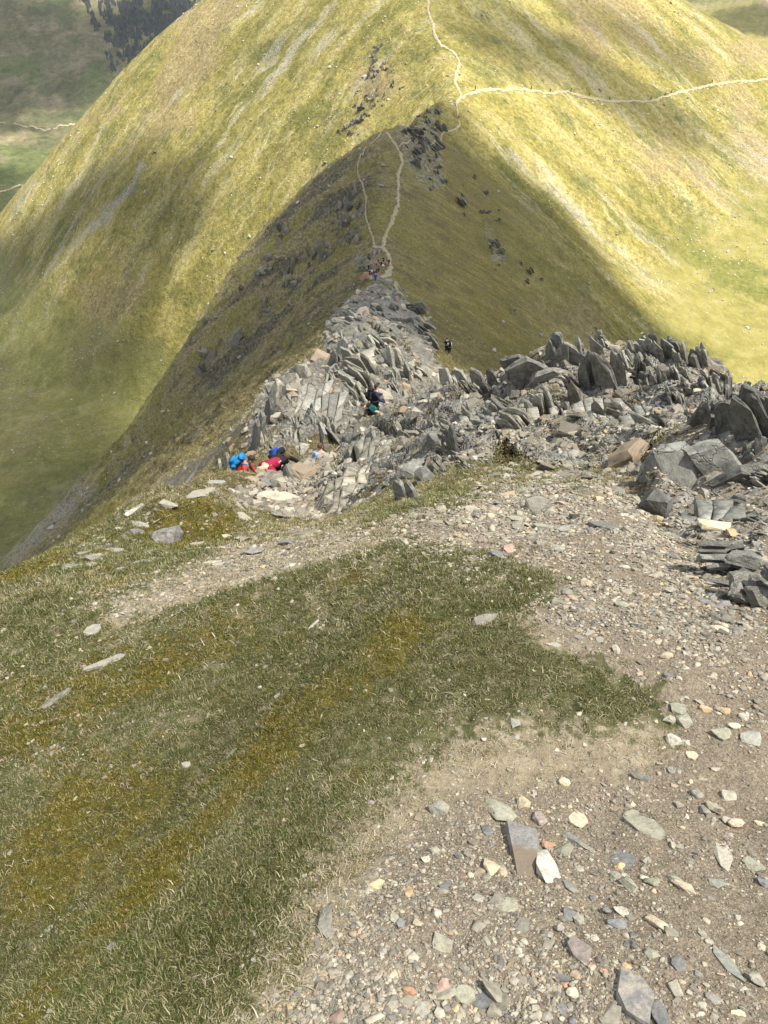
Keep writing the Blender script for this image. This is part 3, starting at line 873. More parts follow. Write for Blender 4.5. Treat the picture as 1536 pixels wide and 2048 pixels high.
def make_cloud(pts, dens, soft, step, seed, hole=None, rag=1.0):
    """closed lumpy sheet whose outline throws its shade on the given ground points"""
    P = lift_to_cloud(np.array(pts, float))
    lo = P.min(0) - soft * 3; hi = P.max(0) + soft * 3
    nx, ny = int((hi[0] - lo[0]) / step) + 2, int((hi[1] - lo[1]) / step) + 2
    X, Y = np.meshgrid(lo[0] + np.arange(nx) * step, lo[1] + np.arange(ny) * step, indexing='ij')
    wx = rag * soft * 1.1 * fbm(X / (soft * 3), Y / (soft * 3), 3, seed); wy = rag * soft * 1.1 * fbm(X / (soft * 3) + 7, Y / (soft * 3), 3, seed + 5)
    sd = poly_sd((X + wx).ravel(), (Y + wy).ravel(), P).reshape(nx, ny)
    m = sstep(-soft * 0.8, soft * 0.8, sd)
    a = m * dens
    if hole is not None:
        for (hx, hy, hz, rad, d2) in hole:
            h = lift_to_cloud(np.array([(hx, hy, hz)], float))[0]
            w = 1 - sstep(rad * 0.4, rad, np.hypot(X - h[0], Y - h[1]))
            a = a * (1 - w) + w * m * d2
    keep = (m > 0.0)
    q = keep[:-1, :-1] | keep[1:, :-1] | keep[:-1, 1:] | keep[1:, 1:]
    th = 60 * np.sqrt(m) * (1 + 0.6 * fbm(X / 60, Y / 60, 3, seed + 9))
    zb = CLOUD_Z - 12 * m * (1 + fbm(X / 45, Y / 45, 3, seed + 3)); zt = CLOUD_Z + th
    co = np.concatenate([np.stack([X, Y, zb], -1).reshape(-1, 3), np.stack([X, Y, zt], -1).reshape(-1, 3)])
    i, j = np.nonzero(q)
    b = i * ny + j; N = nx * ny
    bot = np.stack([b, b + 1, b + ny + 1, b + ny], -1); top = np.stack([b, b + ny, b + ny + 1, b + 1], -1) + N
    me = np_mesh('cloud', co, quads=np.concatenate([bot, top]))
    fattr(me, 'cover', np.concatenate([a.ravel(), a.ravel()]))
    me.materials.append(M_CLOUD)
    bm = bmesh.new(); bm.from_mesh(me)
    bmesh.ops.delete(bm, geom=[v for v in bm.verts if not v.link_faces], context='VERTS')
    bm.to_mesh(me); bm.free()
    o = bpy.data.objects.new('cloud', me); link(o); o['kind'] = 'structure'
    return o


def px_pts(px, t0=30, t1=2500):
    P, T = march([p[0] for p in px], [p[1] for p in px], t0=t0, t1=t1)
    return [tuple(p) for p, t in zip(P, T) if not np.isnan(t)]


_shade = px_pts([(912, 212), (965, 292), (1050, 372), (1130, 432), (1200, 505), (1250, 585), (1330, 662), (1400, 690)], 60) \
    + [(75, 75, -80), (90, 0, -60), (70, -80, 0), (-120, -80, 0), (-300, 60, -150)] \
    + px_pts([(20, 1000), (-120, 760), (-60, 520), (60, 452), (150, 375), (230, 312), (290, 284), (335, 308), (400, 348), (440, 372), (425, 430), (380, 490), (335, 570), (305, 650), (300, 730)], 120) \
    + px_pts([(400, 690), (440, 640), (560, 480), (650, 375), (725, 305), (772, 268), (850, 222)], 60)
_gap = px_pts([(70, 610), (190, 545), (100, 800)], 150)
make_cloud(_shade, 0.82, 10.0, 8.0, 3, hole=[(3, 8, -7, 90, 0.22), (*_gap[2], 95, 0.62), (*_gap[0], 40, 0.24), (*_gap[1], 30, 0.30)], rag=0.6)
make_cloud(px_pts([(520, 30), (640, 10), (720, 60), (640, 110), (520, 110), (470, 80)], 200), 0.25, 16.0, 9.0, 23)
make_cloud(px_pts([(925, 6), (1010, 14), (1100, 55), (1210, 110), (1300, 170), (1400, 250), (1440, 300), (1380, 310), (1290, 270), (1180, 205), (1080, 165), (985, 125), (930, 70)], 200), 0.50, 9.0, 7.0, 24)
make_cloud(px_pts([(1130, 4), (1235, 30), (1330, 75), (1420, 130), (1400, 165), (1300, 130), (1200, 85), (1130, 40)], 200), 0.38, 9.0, 7.0, 26)
make_cloud(px_pts([(-80, 6), (100, 4), (250, 4), (380, 6), (420, 40), (300, 130), (210, 195), (130, 215), (60, 240), (90, 262), (60, 282), (0, 280), (-160, 260)], 560), 0.66, 40.0, 20.0, 25)
make_cloud(px_pts([(1395, 58), (1420, 40), (1480, 18), (1536, 10), (1620, 6), (1640, 70), (1536, 72), (1460, 66)], 560), 0.6, 16.0, 10.0, 28)
make_cloud(px_pts([(1230, 2), (1290, 3), (1330, 14), (1290, 22), (1240, 14)], 560), 0.5, 16.0, 10.0, 29)
make_cloud(px_pts([(-80, 345), (20, 338), (60, 345), (30, 395), (-40, 440)], 520), 0.58, 16.0, 10.0, 27)

# ----------------------------------------------------------------------------
# rock pieces
# ----------------------------------------------------------------------------
def hull_mesh(name, pts, sub=0, rough=0.0, seed=0, smooth=False):
    bm = bmesh.new()
    for p in pts:
        bm.verts.new(p)
    r = bmesh.ops.convex_hull(bm, input=bm.verts[:])
    bmesh.ops.delete(bm, geom=[v for v in bm.verts if not v.link_faces], context='VERTS')
    bmesh.ops.dissolve_limit(bm, angle_limit=math.radians(7), verts=bm.verts[:], edges=bm.edges[:])
    bmesh.ops.triangulate(bm, faces=bm.faces[:])
    for k in range(sub):
        bmesh.ops.subdivide_edges(bm, edges=bm.edges[:], cuts=1, use_grid_fill=True)
        bmesh.ops.triangulate(bm, faces=[f for f in bm.faces if len(f.verts) > 3])
    if rough:
        bm.normal_update()
        co = np.array([v.co for v in bm.verts]); no = np.array([v.normal for v in bm.verts])
        f = 2.2
        a = fbm(co[:, 0] * f + co[:, 2] * 1.3 + seed, co[:, 1] * f - co[:, 2] * 1.1, 3, seed)
        b = fbm(co[:, 1] * f * 2 + seed, co[:, 2] * f * 2 + co[:, 0], 2, seed + 3)
        for v, d, n in zip(bm.verts, a + 0.5 * b, no):
            v.co += Vector(n) * float(d) * rough
    me = bpy.data.meshes.new(name)
    bm.to_mesh(me); bm.free()
    if smooth:
        me.polygons.foreach_set('use_smooth', np.ones(len(me.polygons), bool))
    return me


def slab_points(rng, taper):
    """thin (x) shard of slate: broad foot, slanting shoulders, ragged tip; unit sized"""
    tip = rng.uniform(-.38, .38)
    prof = [(-.5, -.5), (.5, -.5), (.5 - .25 * taper * rng.random(), rng.uniform(-.1, .25)), (tip + (1 - taper) * .38 + .05, .5 - rng.uniform(0, .12)),
            (tip - (1 - taper) * .38 - .05, .5 - rng.uniform(0, .22)), (-.5 + .25 * taper * rng.random(), rng.uniform(-.15, .2))]
    pts = []
    for s in (-1, 1):
        for y, z in prof:
            th = .5 - .30 * max(z, 0) * rng.uniform(.3, 1.2)
            pts.append((s * th * rng.uniform(.7, 1.0), y + rng.uniform(-.06, .06) + s * rng.uniform(0, .05), z + rng.uniform(-.07, .07) + s * rng.uniform(-.04, .04)))
    return pts


def block_points(rng, n=16, box=0.72):
    pts = []
    while len(pts) < n:
        p = np.array([rng.uniform(-1, 1) for _ in range(3)])
        m = np.abs(p).max()
        q = p / m * box + p / np.linalg.norm(p) * (1 - box)
        pts.append(tuple(q * 0.5 * rng.uniform(.86, 1.0)))
    return pts


_r = random.Random(7)
SLABS = [hull_mesh('slab', slab_points(_r, .25 + .7 * k / 21), 2, 0.05, k) for k in range(22)]
BLOCKS_R = [hull_mesh('block', block_points(_r, _r.randint(11, 16)), 1, 0.03, 50 + k) for k in range(16)]
BOULDERS = [hull_mesh('boulder', block_points(_r, 22, 0.45), 2, 0.025, 140 + k, smooth=False) for k in range(5)]
PEBBLES = [hull_mesh('pebble', block_points(_r, _r.randint(14, 20), 0.35), 0, 0, 90 + k, smooth=(k % 3 == 0)) for k in range(14)]


def make_rock_mat(name, tint=(1, 1, 1), lichen=0.5, dark=1.0, s=1.0, warm=0.0):
    t = NT(name)
    P = t.pos()
    tc = t.n('ShaderNodeTexCoord').outputs['Object']
    oi = t.n('ShaderNodeObjectInfo')
    c, fine, li = rock_colour(t, P, s, lichen)
    c = t.mix(1.0, c, t.ramp(oi.outputs['Random'], [(0.0, 0.62), (0.45, 0.95), (1.0, 1.30)]), 'MULTIPLY')
    st = t.math('ADD', t.math('MULTIPLY', t.noise(t.vmath('MULTIPLY', tc, (14.0, 1.6, 1.6)), 1.3, 4, 0.6), 0.55), t.math('MULTIPLY', t.noise(t.vmath('MULTIPLY', tc, (3.0, 11.0, 1.1)), 1.2, 5, 0.7), 0.45))
    c = t.mix(t.math('MULTIPLY', t.smooth(st, 0.47, 0.36), 0.65), c, (0.075, 0.068, 0.056))
    if warm:
        c = t.mix(t.math('MULTIPLY', t.math('GREATER_THAN', oi.outputs['Random'], 0.72), warm), c, (0.36, 0.30, 0.21))
    c = t.mix(1.0, c, (tint[0] * dark, tint[1] * dark, tint[2] * dark), 'MULTIPLY')
    wv = t.vmath('ADD', t.vmath('MULTIPLY', tc, (0.5, 1.3, 0.9)), t.vmath('MULTIPLY', t.noise(tc, 2.0, 3, 0.6, out='Color'), (.7, .7, .7)))
    ck = t.math('MULTIPLY', t.math('SUBTRACT', 1.0, t.smooth(t.voro(wv, 0.9, 'DISTANCE_TO_EDGE'), 0.0, 0.018)), 0.6)
    c = t.mix(t.math('MULTIPLY', ck, 0.6), c, (0.07, 0.065, 0.055))
    h = t.math('SUBTRACT', t.math('ADD', t.math('MULTIPLY', fine, 0.5), t.math('MULTIPLY', st, 0.8)), ck)
    nrm = t.bump(h, 0.65, 0.06 / s)
    return t.done(c, 0.88, nrm, 0.25)


M_ROCK = make_rock_mat("slate", (1.0, 1.0, 0.97), 0.5, 1.0, 1.2)
M_ROCK_DARK = make_rock_mat("dark_slate", (0.92, 0.95, 0.96), 0.35, 0.80, 1.6)
M_ROCK_PALE = make_rock_mat("pale_slate", (1.03, 1.0, 0.91), 0.55, 1.0, 1.0)
M_ROCK_FAR = make_rock_mat("distant_slate", (0.95, 0.92, 0.80), 0.30, 0.60, 0.22)


def slot_mesh(me, mat):
    m = me.copy()
    m.materials.clear(); m.materials.append(mat)
    return m


_pool = {}


def pool(kind, mat):
    k = (kind, mat.name)
    if k not in _pool:
        src = {'slab': SLABS, 'block': BLOCKS_R, 'pebble': PEBBLES, 'boulder': BOULDERS}[kind]
        _pool[k] = [slot_mesh(m, mat) for m in src]
    return _pool[k]


def outcrop(name, label, origin, group=None):
    P, T = origin
    o = bpy.data.objects.new(name, None)
    o.empty_display_size = 0.2
    o.location = P
    link(o)
    tag(o, label, 'rock outcrop', group)
    return o


def basis(yaw, lean_x, lean_y, roll=0.0):
    return (Euler((lean_y, lean_x, 0)).to_matrix() @ Matrix.Rotation(yaw, 3, 'Z') @ Matrix.Rotation(roll, 3, 'X'))


def place(me, name, parent, loc, rot, size):
    o = bpy.data.objects.new(name, me)
    link(o, parent)
    M = Matrix.LocRotScale(Vector(loc), rot.to_quaternion(), Vector(size))
    if parent is not None:
        M = Matrix.Translation(-parent.location) @ M
    o.matrix_local = M
    return o


def sample_poly(rng, poly, n):
    p = np.array(poly, float)
    out = []
    while len(out) < n:
        u = rng.uniform(p[:, 0].min(), p[:, 0].max(), n * 2); v = rng.uniform(p[:, 1].min(), p[:, 1].max(), n * 2)
        ok = poly_sd(u, v, poly) > 0
        out += list(zip(u[ok], v[ok]))
    return np.array(out[:n])


_queue = []          # every piece waits here until the ground heights are known


def fill(parent, poly, n, rng_t, mats, px=(14, 40), yaw=(0.3, 0.5), lean=(-0.35, 0.2), tilt=(0.0, 0.15), aspect=(0.20, 0.75, 1.0), kinds=('slab', 'slab', 'slab', 'block'), sink=0.25, seed=1, upright=1.0, power=1.8, stack=6):
    """pieces of one outcrop, seated on the ground where the photograph shows the rock"""
    rng = np.random.default_rng(seed)
    pts = sample_poly(rng, poly, n)
    count = 0
    for k in range(n):
        kind = kinds[int(rng.integers(len(kinds)))]
        mat = mats[int(rng.integers(len(mats)))]
        ms = pool(kind, mat)
        me = ms[int(rng.integers(len(ms)))]
        s = (px[0] + (px[1] - px[0]) * rng.random() ** power) / FPX
        if kind == 'slab':
            R = basis(rng.normal(*yaw), rng.normal(*lean), rng.normal(*tilt))
            m = int(rng.integers(1, stack + 1))
            off = 0.0
            for q in range(m):
                th = s * aspect[0] * rng.uniform(.5, 1.5)
                size = (th, s * aspect[1] * rng.uniform(.6, 1.3), s * aspect[2] * rng.uniform(.6, 1.5))
                off += th * 0.5
                me = ms[int(rng.integers(len(ms)))]
                R2 = R @ Euler((rng.normal(0, .10), rng.normal(0, .05), rng.normal(0, .06))).to_matrix()
                _queue.append((pts[k, 0], pts[k, 1], rng_t[0], rng_t[1], me, kind, parent, R2, size, 'fill', (sink + rng.uniform(0, .25)) * upright, (off, rng.normal(0, .38) * s)))
                off += th * 0.55
            count += m
            if count >= n:
                break
            continue
        else:
            size = (s * rng.uniform(.5, .9), s * rng.uniform(.5, .9), s * rng.uniform(.35, .65))
            R = basis(rng.uniform(0, 6.28), rng.normal(0, .35), rng.normal(0, .3))
        count += 1
        _queue.append((pts[k, 0], pts[k, 1], rng_t[0], rng_t[1], me, kind, parent, R, size, 'fill', (sink + rng.uniform(0, .25)) * upright))


def at(u, v, t0=0.8, t1=2600.0):
    P, T = march([u], [v], f=h_smooth, t0=t0, t1=t1)
    p = P[0].copy()
    if not math.isnan(T[0]):
        p[2] = float(ground(p[0:1], p[1:2])[0])
    return p, float(T[0])


def hero(parent, kind, mat, u, v, w, h, t0, t1, thick=0.3, yaw=0.5, lean=-0.3, tilt=0.0, roll=0.0, idx=0, sink=0.15, name=None):
    """one piece seen clearly in the photograph: base centre pixel, width and height in pixels"""
    k = 1.0 / FPX
    ms = pool(kind, mat)
    _queue.append((u, v, t0, t1, ms[idx % len(ms)], name or kind, parent, basis(yaw, lean, tilt, roll), (w * k * thick * (0.62 if kind == 'slab' else 1), w * k, h * k * (1.12 if kind == 'slab' else 1)), 'hero', sink))


def flush():
    global _queue
    q = _queue; _queue = []
    P, T = march([a[0] for a in q], [a[1] for a in q], t0=[a[2] for a in q], t1=[a[3] for a in q], n=600)
    T0 = np.nan_to_num(T, nan=1.0); P = np.nan_to_num(P, nan=1.0)
    G = ground(P[:, 0], P[:, 1])
    for a, p, t, g, tt in zip(q, P, T0, G, T):
        if math.isnan(tt):
            if a[9] == 'hero':
                print('hero miss', a[0], a[1])
            continue
        size = tuple(c * t for c in a[8])
        up = a[7] @ Vector((0, 0, 1))
        c = Vector((p[0], p[1], g)) + up * size[2] * (0.5 - a[10])
        if len(a) > 11:
            c = c + a[7] @ Vector((a[11][0] * t, a[11][1] * t, 0))
        place(a[4], a[5], a[6], c, a[7], size)


def cracked_face(parent, poly, a, b, c, du, dv, mat, depth, seed, skew=0.25, lift=0.02):
    """a smooth rock face split by joints: every piece between the cracks is its own slab"""
    rng = np.random.default_rng(seed)
    A, B, C = (ray(q[0], q[1]) * q[2] for q in (a, b, c))
    n = np.cross(B - A, C - A); n /= np.linalg.norm(n)
    if n @ A > 0:
        n = -n
    p = np.array(poly, float)
    us = np.arange(p[:, 0].min() - du, p[:, 0].max() + du, du); vs = np.arange(p[:, 1].min() - dv, p[:, 1].max() + dv, dv)
    U, V = np.meshgrid(us, vs, indexing='ij')
    U = U + (V - V.mean()) * skew * -1 + rng.uniform(-.34, .34, U.shape) * du; V = V + rng.uniform(-.34, .34, V.shape) * dv + (U - U.mean()) * -.15

    def on_plane(u, v):
        d = ray(u, v)
        return d * ((A @ n) / (d @ n))
    for i in range(len(us) - 1):
        for j in range(len(vs) - 1):
            q = np.array([(U[i, j], V[i, j]), (U[i + 1, j], V[i + 1, j]), (U[i + 1, j + 1], V[i + 1, j + 1]), (U[i, j + 1], V[i, j + 1])])
            m = q.mean(0)
            if poly_sd(m[0:1], m[1:2], poly)[0] < -2:
                continue
            ins = 1 - 1.1 / min(du, dv)
            ring = []
            for k in range(4):
                e0, e1 = q[k], q[(k + 1) % 4]
                ring.append(m + (e0 - m) * ins * rng.uniform(.93, 1.0)); ring.append(m + ((e0 + e1) / 2 - m) * ins * rng.uniform(.9, 1.05))
            up = rng.normal(0, 0.012) * depth / .2 + lift
            top = [on_plane(*r_) + n * (up + rng.normal(0, .006)) for r_ in ring]
            ctr = sum(top) / 8
            top2 = [ctr + (t_ - ctr) * .93 + n * 0.012 * depth / .2 for t_ in top]
            bot = [t_ - n * depth for t_ in top]
            o_ = np.array(parent.location)
            co = np.array([x - o_ for x in top2 + top + bot + [ctr + n * 0.016 * depth / .2]])
            f = [(24, (k + 1) % 8, k) for k in range(8)]
            fq = [(k, (k + 1) % 8, 8 + (k + 1) % 8, 8 + k) for k in range(8)] + [(8 + k, 8 + (k + 1) % 8, 16 + (k + 1) % 8, 16 + k) for k in range(8)]
            me = np_mesh('slab', co, quads=np.array(fq), tris=np.array(f), smooth=False)
            bm = bmesh.new(); bm.from_mesh(me); bmesh.ops.recalc_face_normals(bm, faces=bm.faces[:]); bm.to_mesh(me); bm.free()
            me.materials.append(mat)
            link(bpy.data.objects.new('slab', me), parent)


M_ = dict(d=M_ROCK_DARK, n=M_ROCK, p=M_ROCK_PALE, f=M_ROCK_FAR)
# -- the crag on the right
c1 = outcrop('rock_outcrop', 'broad grey crag of leaning slate blades on the right, topped by one tall pointed blade', at(1200, 950, 6, 12))
fill(c1, [(1000, 760), (1100, 712), (1390, 735), (1450, 785), (1545, 805), (1545, 845), (1380, 860), (1250, 930), (1100, 925), (960, 890), (900, 840), (905, 775)], 210, (7, 22), [M_ROCK, M_ROCK, M_ROCK_PALE], px=(16, 50), lean=(-0.42, .09), yaw=(0.45, .14), seed=11, kinds=('slab',), sink=.50, stack=7, aspect=(0.17, 1.35, 0.95))
fill(c1, [(1230, 725), (1400, 745), (1450, 800), (1420, 850), (1300, 830), (1240, 790)], 80, (9, 22), [M_ROCK, M_ROCK_DARK], px=(20, 52), lean=(-0.38, .1), yaw=(0.35, .15), seed=17, aspect=(0.16, 0.5, 1.1), kinds=('slab',), sink=.3, stack=8)
fill(c1, [(1090, 705), (1180, 705), (1390, 728), (1450, 782), (1440, 790), (1390, 745), (1180, 725), (1090, 725)], 46, (12, 22), [M_ROCK, M_ROCK_DARK], px=(22, 48), lean=(-0.35, .15), yaw=(0.8, .3), seed=12, aspect=(0.2, 0.8, 1.0), sink=0.12, kinds=('slab',))
for (u, v, w, h, th, yw, ln, ix, mm) in [
        (1208, 788, 52, 100, .30, 0.8, -.40, 17, 'n'), (1186, 782, 40, 90, .22, 0.6, -.40, 19, 'd'), (1170, 785, 36, 82, .22, 0.5, -.36, 15, 'd'), (1232, 780, 36, 78, .25, 0.8, -.30, 16, 'n'),
        (1195, 742, 36, 66, .3, 0.8, -.45, 20, 'n'), (1152, 724, 16, 40, .6, 0.8, -.2, 21, 'n'), (1062, 778, 84, 56, .40, 1.2, -.85, 2, 'n'), (1095, 788, 80, 36, .35, 1.15, -.95, 9, 'n'), (1110, 772, 70, 30, .35, 1.1, -.95, 4, 'd'), (1125, 790, 60, 28, .35, 1.1, -.9, 6, 'n'),
        (1036, 772, 60, 44, .4, 1.2, -.75, 1, 'd'), (1140, 745, 46, 44, .4, 1.0, -.5, 13, 'n'), (1108, 742, 36, 48, .4, .9, -.2, 12, 'd'), (1132, 772, 46, 40, .4, .9, -.5, 10, 'n'), (1120, 748, 30, 44, .4, .8, -.2, 14, 'n'), (1096, 745, 26, 40, .5, .8, -.15, 18, 'n'),
        (1290, 740, 28, 50, .4, .8, -.4, 14, 'd'), (1330, 745, 30, 54, .4, .8, -.45, 16, 'd'), (1385, 760, 30, 54, .4, .8, -.4, 18, 'd'), (1310, 745, 26, 48, .4, .8, -.4, 20, 'd'),
        (1080, 830, 34, 62, .5, .6, -.3, 11, 'n'), (1100, 828, 30, 64, .5, .6, -.3, 13, 'n'), (1060, 838, 30, 52, .5, .6, -.2, 17, 'd'), (1130, 835, 30, 46, .5, .7, -.25, 19, 'n'), (1145, 822, 34, 52, .4, .8, -.3, 21, 'p'),
        (960, 782, 34, 52, .4, .8, -.35, 0, 'n'), (985, 780, 26, 40, .4, .8, -.3, 2, 'p'), (925, 782, 30, 42, .5, .8, -.3, 5, 'n')]:
    hero(c1, 'slab', M_[mm], u, v, w, h, 7, 22, th, yw, ln, 0.0, 0.0, ix)
cracked_face(c1, [(1140, 800), (1250, 800), (1285, 850), (1270, 905), (1200, 900), (1160, 870)], (1150, 880, 10.2), (1190, 800, 12.6), (1280, 880, 9.9), 22, 34, M_ROCK, 0.3, 15, skew=-0.5)
cracked_face(c1, [(1010, 835), (1060, 815), (1095, 850), (1100, 895), (1050, 905), (1015, 880)], (1010, 890, 10.6), (1030, 820, 12.9), (1100, 890, 10.1), 18, 20, M_ROCK_PALE, 0.25, 16, skew=-0.3)
cracked_face(c1, [(925, 835), (990, 800), (1008, 850), (962, 892), (930, 872)], (940, 885, 11.3), (985, 800, 15.2), (1002, 870, 11.3), 15, 20, M_ROCK, 0.3, 17, skew=-.4)
cracked_face(c1, [(1288, 772), (1380, 765), (1420, 820), (1335, 852), (1280, 830)], (1300, 850, 10.7), (1330, 768, 13.5), (1410, 830, 10.9), 15, 34, M_ROCK_DARK, 0.3, 18, skew=-.55)
cracked_face(c1, [(1095, 908), (1180, 882), (1232, 925), (1150, 946)], (1110, 940, 8.5), (1170, 880, 10.3), (1230, 925, 8.9), 24, 20, M_ROCK, 0.2, 19, skew=-.4)
cracked_face(c1, [(1110, 790), (1150, 770), (1170, 800), (1135, 840), (1105, 830)], (1115, 835, 12.0), (1145, 770, 14.4), (1165, 815, 12.4), 14, 30, M_ROCK_PALE, 0.3, 20, skew=-.5)
# -- the hollow of dark slate at the right edge
c2 = outcrop('rock_outcrop', 'dark blue grey rocks in the hollow at the right edge, with one large rounded boulder', at(1420, 1000, 3, 10))
fill(c2, [(1390, 880), (1545, 850), (1545, 1010), (1480, 1010), (1440, 960), (1380, 950)], 70, (4, 11), [M_ROCK_DARK, M_ROCK_DARK, M_ROCK], px=(24, 80), lean=(-0.45, .25), yaw=(0.9, .4), seed=21, aspect=(0.2, 0.7, 1.1))
fill(c2, [(1440, 1150), (1545, 1090), (1545, 1240), (1480, 1210)], 46, (2.5, 6), [M_ROCK_DARK, M_ROCK, M_ROCK_DARK], px=(26, 84), lean=(-1.1, .3), yaw=(1.2, .5), seed=22, aspect=(0.30, 0.65, 1.1), upright=.6)
fill(c2, [(1290, 960), (1380, 950), (1460, 1020), (1540, 1030), (1540, 1110), (1440, 1100), (1380, 1060), (1340, 1050)], 60, (3, 9), [M_ROCK_DARK, M_ROCK], px=(14, 44), lean=(-0.6, .4), yaw=(0.9, .6), seed=23)
hero(c2, 'boulder', M_ROCK_DARK, 1335, 985, 140, 130, 4, 10, .9, .4, -.1, .15, 0, 3, .18, 'boulder')
hero(c2, 'boulder', M_ROCK_DARK, 1312, 1025, 70, 90, 4, 10, .9, 1.0, -.2, .1, 0, 5, .2, 'boulder')
cracked_face(c2, [(1352, 1075), (1362, 1050), (1420, 1015), (1462, 1010), (1490, 1070), (1470, 1088), (1400, 1095)], (1355, 1085, 4.75), (1465, 1012, 5.5), (1490, 1080, 4.7), 34, 28, M_ROCK_DARK, 0.16, 24, lift=0.05)
for (u, v, w, h, th, yw, ln, ix) in [(1400, 980, 110, 58, .35, 1.3, .75, 2), (1415, 965, 100, 40, .3, 1.3, .7, 4), (1440, 920, 60, 84, .4, .9, -.4, 6), (1475, 940, 50, 130, .35, .9, -.55, 9), (1500, 935, 44, 120, .3, .9, -.55, 12), (1475, 985, 110, 54, .5, 1.3, -1.1, 1), (1420, 905, 40, 60, .4, .8, -.3, 5), (1385, 900, 36, 62, .4, .8, -.3, 7), (1530, 930, 60, 90, .5, .9, -.2, 10)]:
    hero(c2, 'slab', M_ROCK_DARK, u, v, w, h, 4, 11, th, yw, ln, 0, 0, ix)
# -- the rib in the middle with the cracked slab
c3 = outcrop('rock_outcrop', 'pale cracked slab and broken rib of rock above the gully in the middle', at(740, 1000, 7, 14))
fill(c3, [(700, 880), (780, 840), (900, 800), (985, 780), (1000, 880), (960, 950), (880, 960), (800, 905), (770, 920), (680, 930), (650, 960), (660, 900)], 230, (7, 30), [M_ROCK, M_ROCK_PALE, M_ROCK_PALE, M_ROCK_DARK], px=(12, 48), lean=(-0.3, .16), yaw=(0.5, .2), seed=31, kinds=('slab', 'slab', 'slab', 'slab', 'slab', 'block'), sink=.52, stack=7, aspect=(0.17, 1.4, 0.9))
cracked_face(c3, [(652, 1032), (648, 985), (690, 945), (725, 925), (790, 912), (782, 950), (755, 990), (712, 1038), (680, 1042)], (655, 1035, 10.0), (790, 915, 12.3), (720, 985, 10.9), 20, 22, M_ROCK_PALE, 0.35, 32)
for (u, v, w, h, th, yw, ln, tl, ix, mm) in [(822, 958, 62, 26, .7, 1.2, .1, .3, 4, 'd'), (852, 958, 54, 30, .7, .5, 0, .2, 7, 'd'), (840, 940, 50, 24, .8, .9, 0, .2, 9, 'd'), (805, 1000, 40, 64, .5, .6, -.2, 0, 3, 'd'), (825, 1000, 32, 52, .5, .6, -.2, 0, 9, 'd'), (870, 925, 48, 34, .8, .3, 0, .2, 11, 'd'), (905, 925, 34, 76, .5, .5, -.1, 0, 13, 'd'), (935, 900, 38, 34, .8, .3, 0, .2, 2, 'n'), (700, 915, 34, 50, .5, .4, .2, .1, 5, 'n'), (740, 880, 36, 40, .5, .4, .2, .1, 8, 'n'), (800, 835, 36, 40, .6, .4, 0, 0, 12, 'n'), (830, 850, 34, 32, .8, .4, 0, 0, 1, 'n')]:
    hero(c3, 'block' if th >= .7 else 'slab', M_[mm], u, v, w, h, 6.5, 30, th, yw, ln, tl, 0, ix)
cracked_face(c3, [(838, 882), (900, 850), (932, 890), (880, 920)], (850, 915, 10.5), (890, 850, 14.0), (925, 890, 11.3), 18, 18, M_ROCK, 0.3, 34, skew=.3)
cracked_face(c3, [(700, 880), (760, 850), (800, 880), (770, 912), (715, 915)], (715, 912, 14.0), (760, 852, 18.6), (795, 890, 14.6), 16, 24, M_ROCK_PALE, 0.35, 35, skew=.35)
# -- the rock wall and pinnacle on the left, below it the hikers
c4 = outcrop('rock_outcrop', 'dark split pinnacle and grey rock wall left of the gully, behind the hikers in red', at(540, 890, 18, 34))
fill(c4, [(500, 900), (498, 850), (545, 770), (600, 745), (650, 735), (690, 800), (650, 870), (590, 895)], 170, (18, 46), [M_ROCK, M_ROCK, M_ROCK_DARK, M_ROCK_PALE], px=(12, 42), lean=(0.2, .12), yaw=(0.4, .2), seed=41, kinds=('slab', 'slab', 'slab', 'slab', 'slab', 'block'), sink=.52, stack=7, aspect=(0.17, 1.4, 0.9))
for (u, v, w, h, th, yw, ln, ix, mm) in [(512, 898, 26, 70, .6, .4, .18, 3, 'd'), (522, 868, 28, 66, .6, .4, .2, 6, 'd'), (535, 842, 32, 60, .6, .4, .25, 9, 'd'), (548, 815, 36, 56, .6, .4, .3, 12, 'p'), (565, 790, 34, 44, .6, .4, .3, 15, 'p'), (580, 775, 40, 34, .5, .8, .6, 18, 'p'), (600, 760, 50, 30, .6, .9, .5, 21, 'p'), (457, 935, 26, 34, .6, .3, .1, 2, 'd'), (440, 940, 20, 28, .6, .3, .1, 5, 'd')]:
    hero(c4, 'slab', M_[mm], u, v, w, h, 15, 46, th, yw, ln, 0, 0, ix)
cracked_face(c4, [(592, 785), (650, 762), (690, 800), (682, 858), (640, 880), (600, 852)], (600, 860, 26.5), (650, 765, 32.5), (685, 855, 28.0), 17, 30, M_ROCK, 0.5, 43, skew=.25)
cracked_face(c4, [(545, 872), (615, 850), (650, 878), (605, 906), (552, 902)], (550, 898, 24.0), (615, 850, 27.4), (645, 892, 24.6), 20, 24, M_ROCK, 0.4, 44, skew=.3)
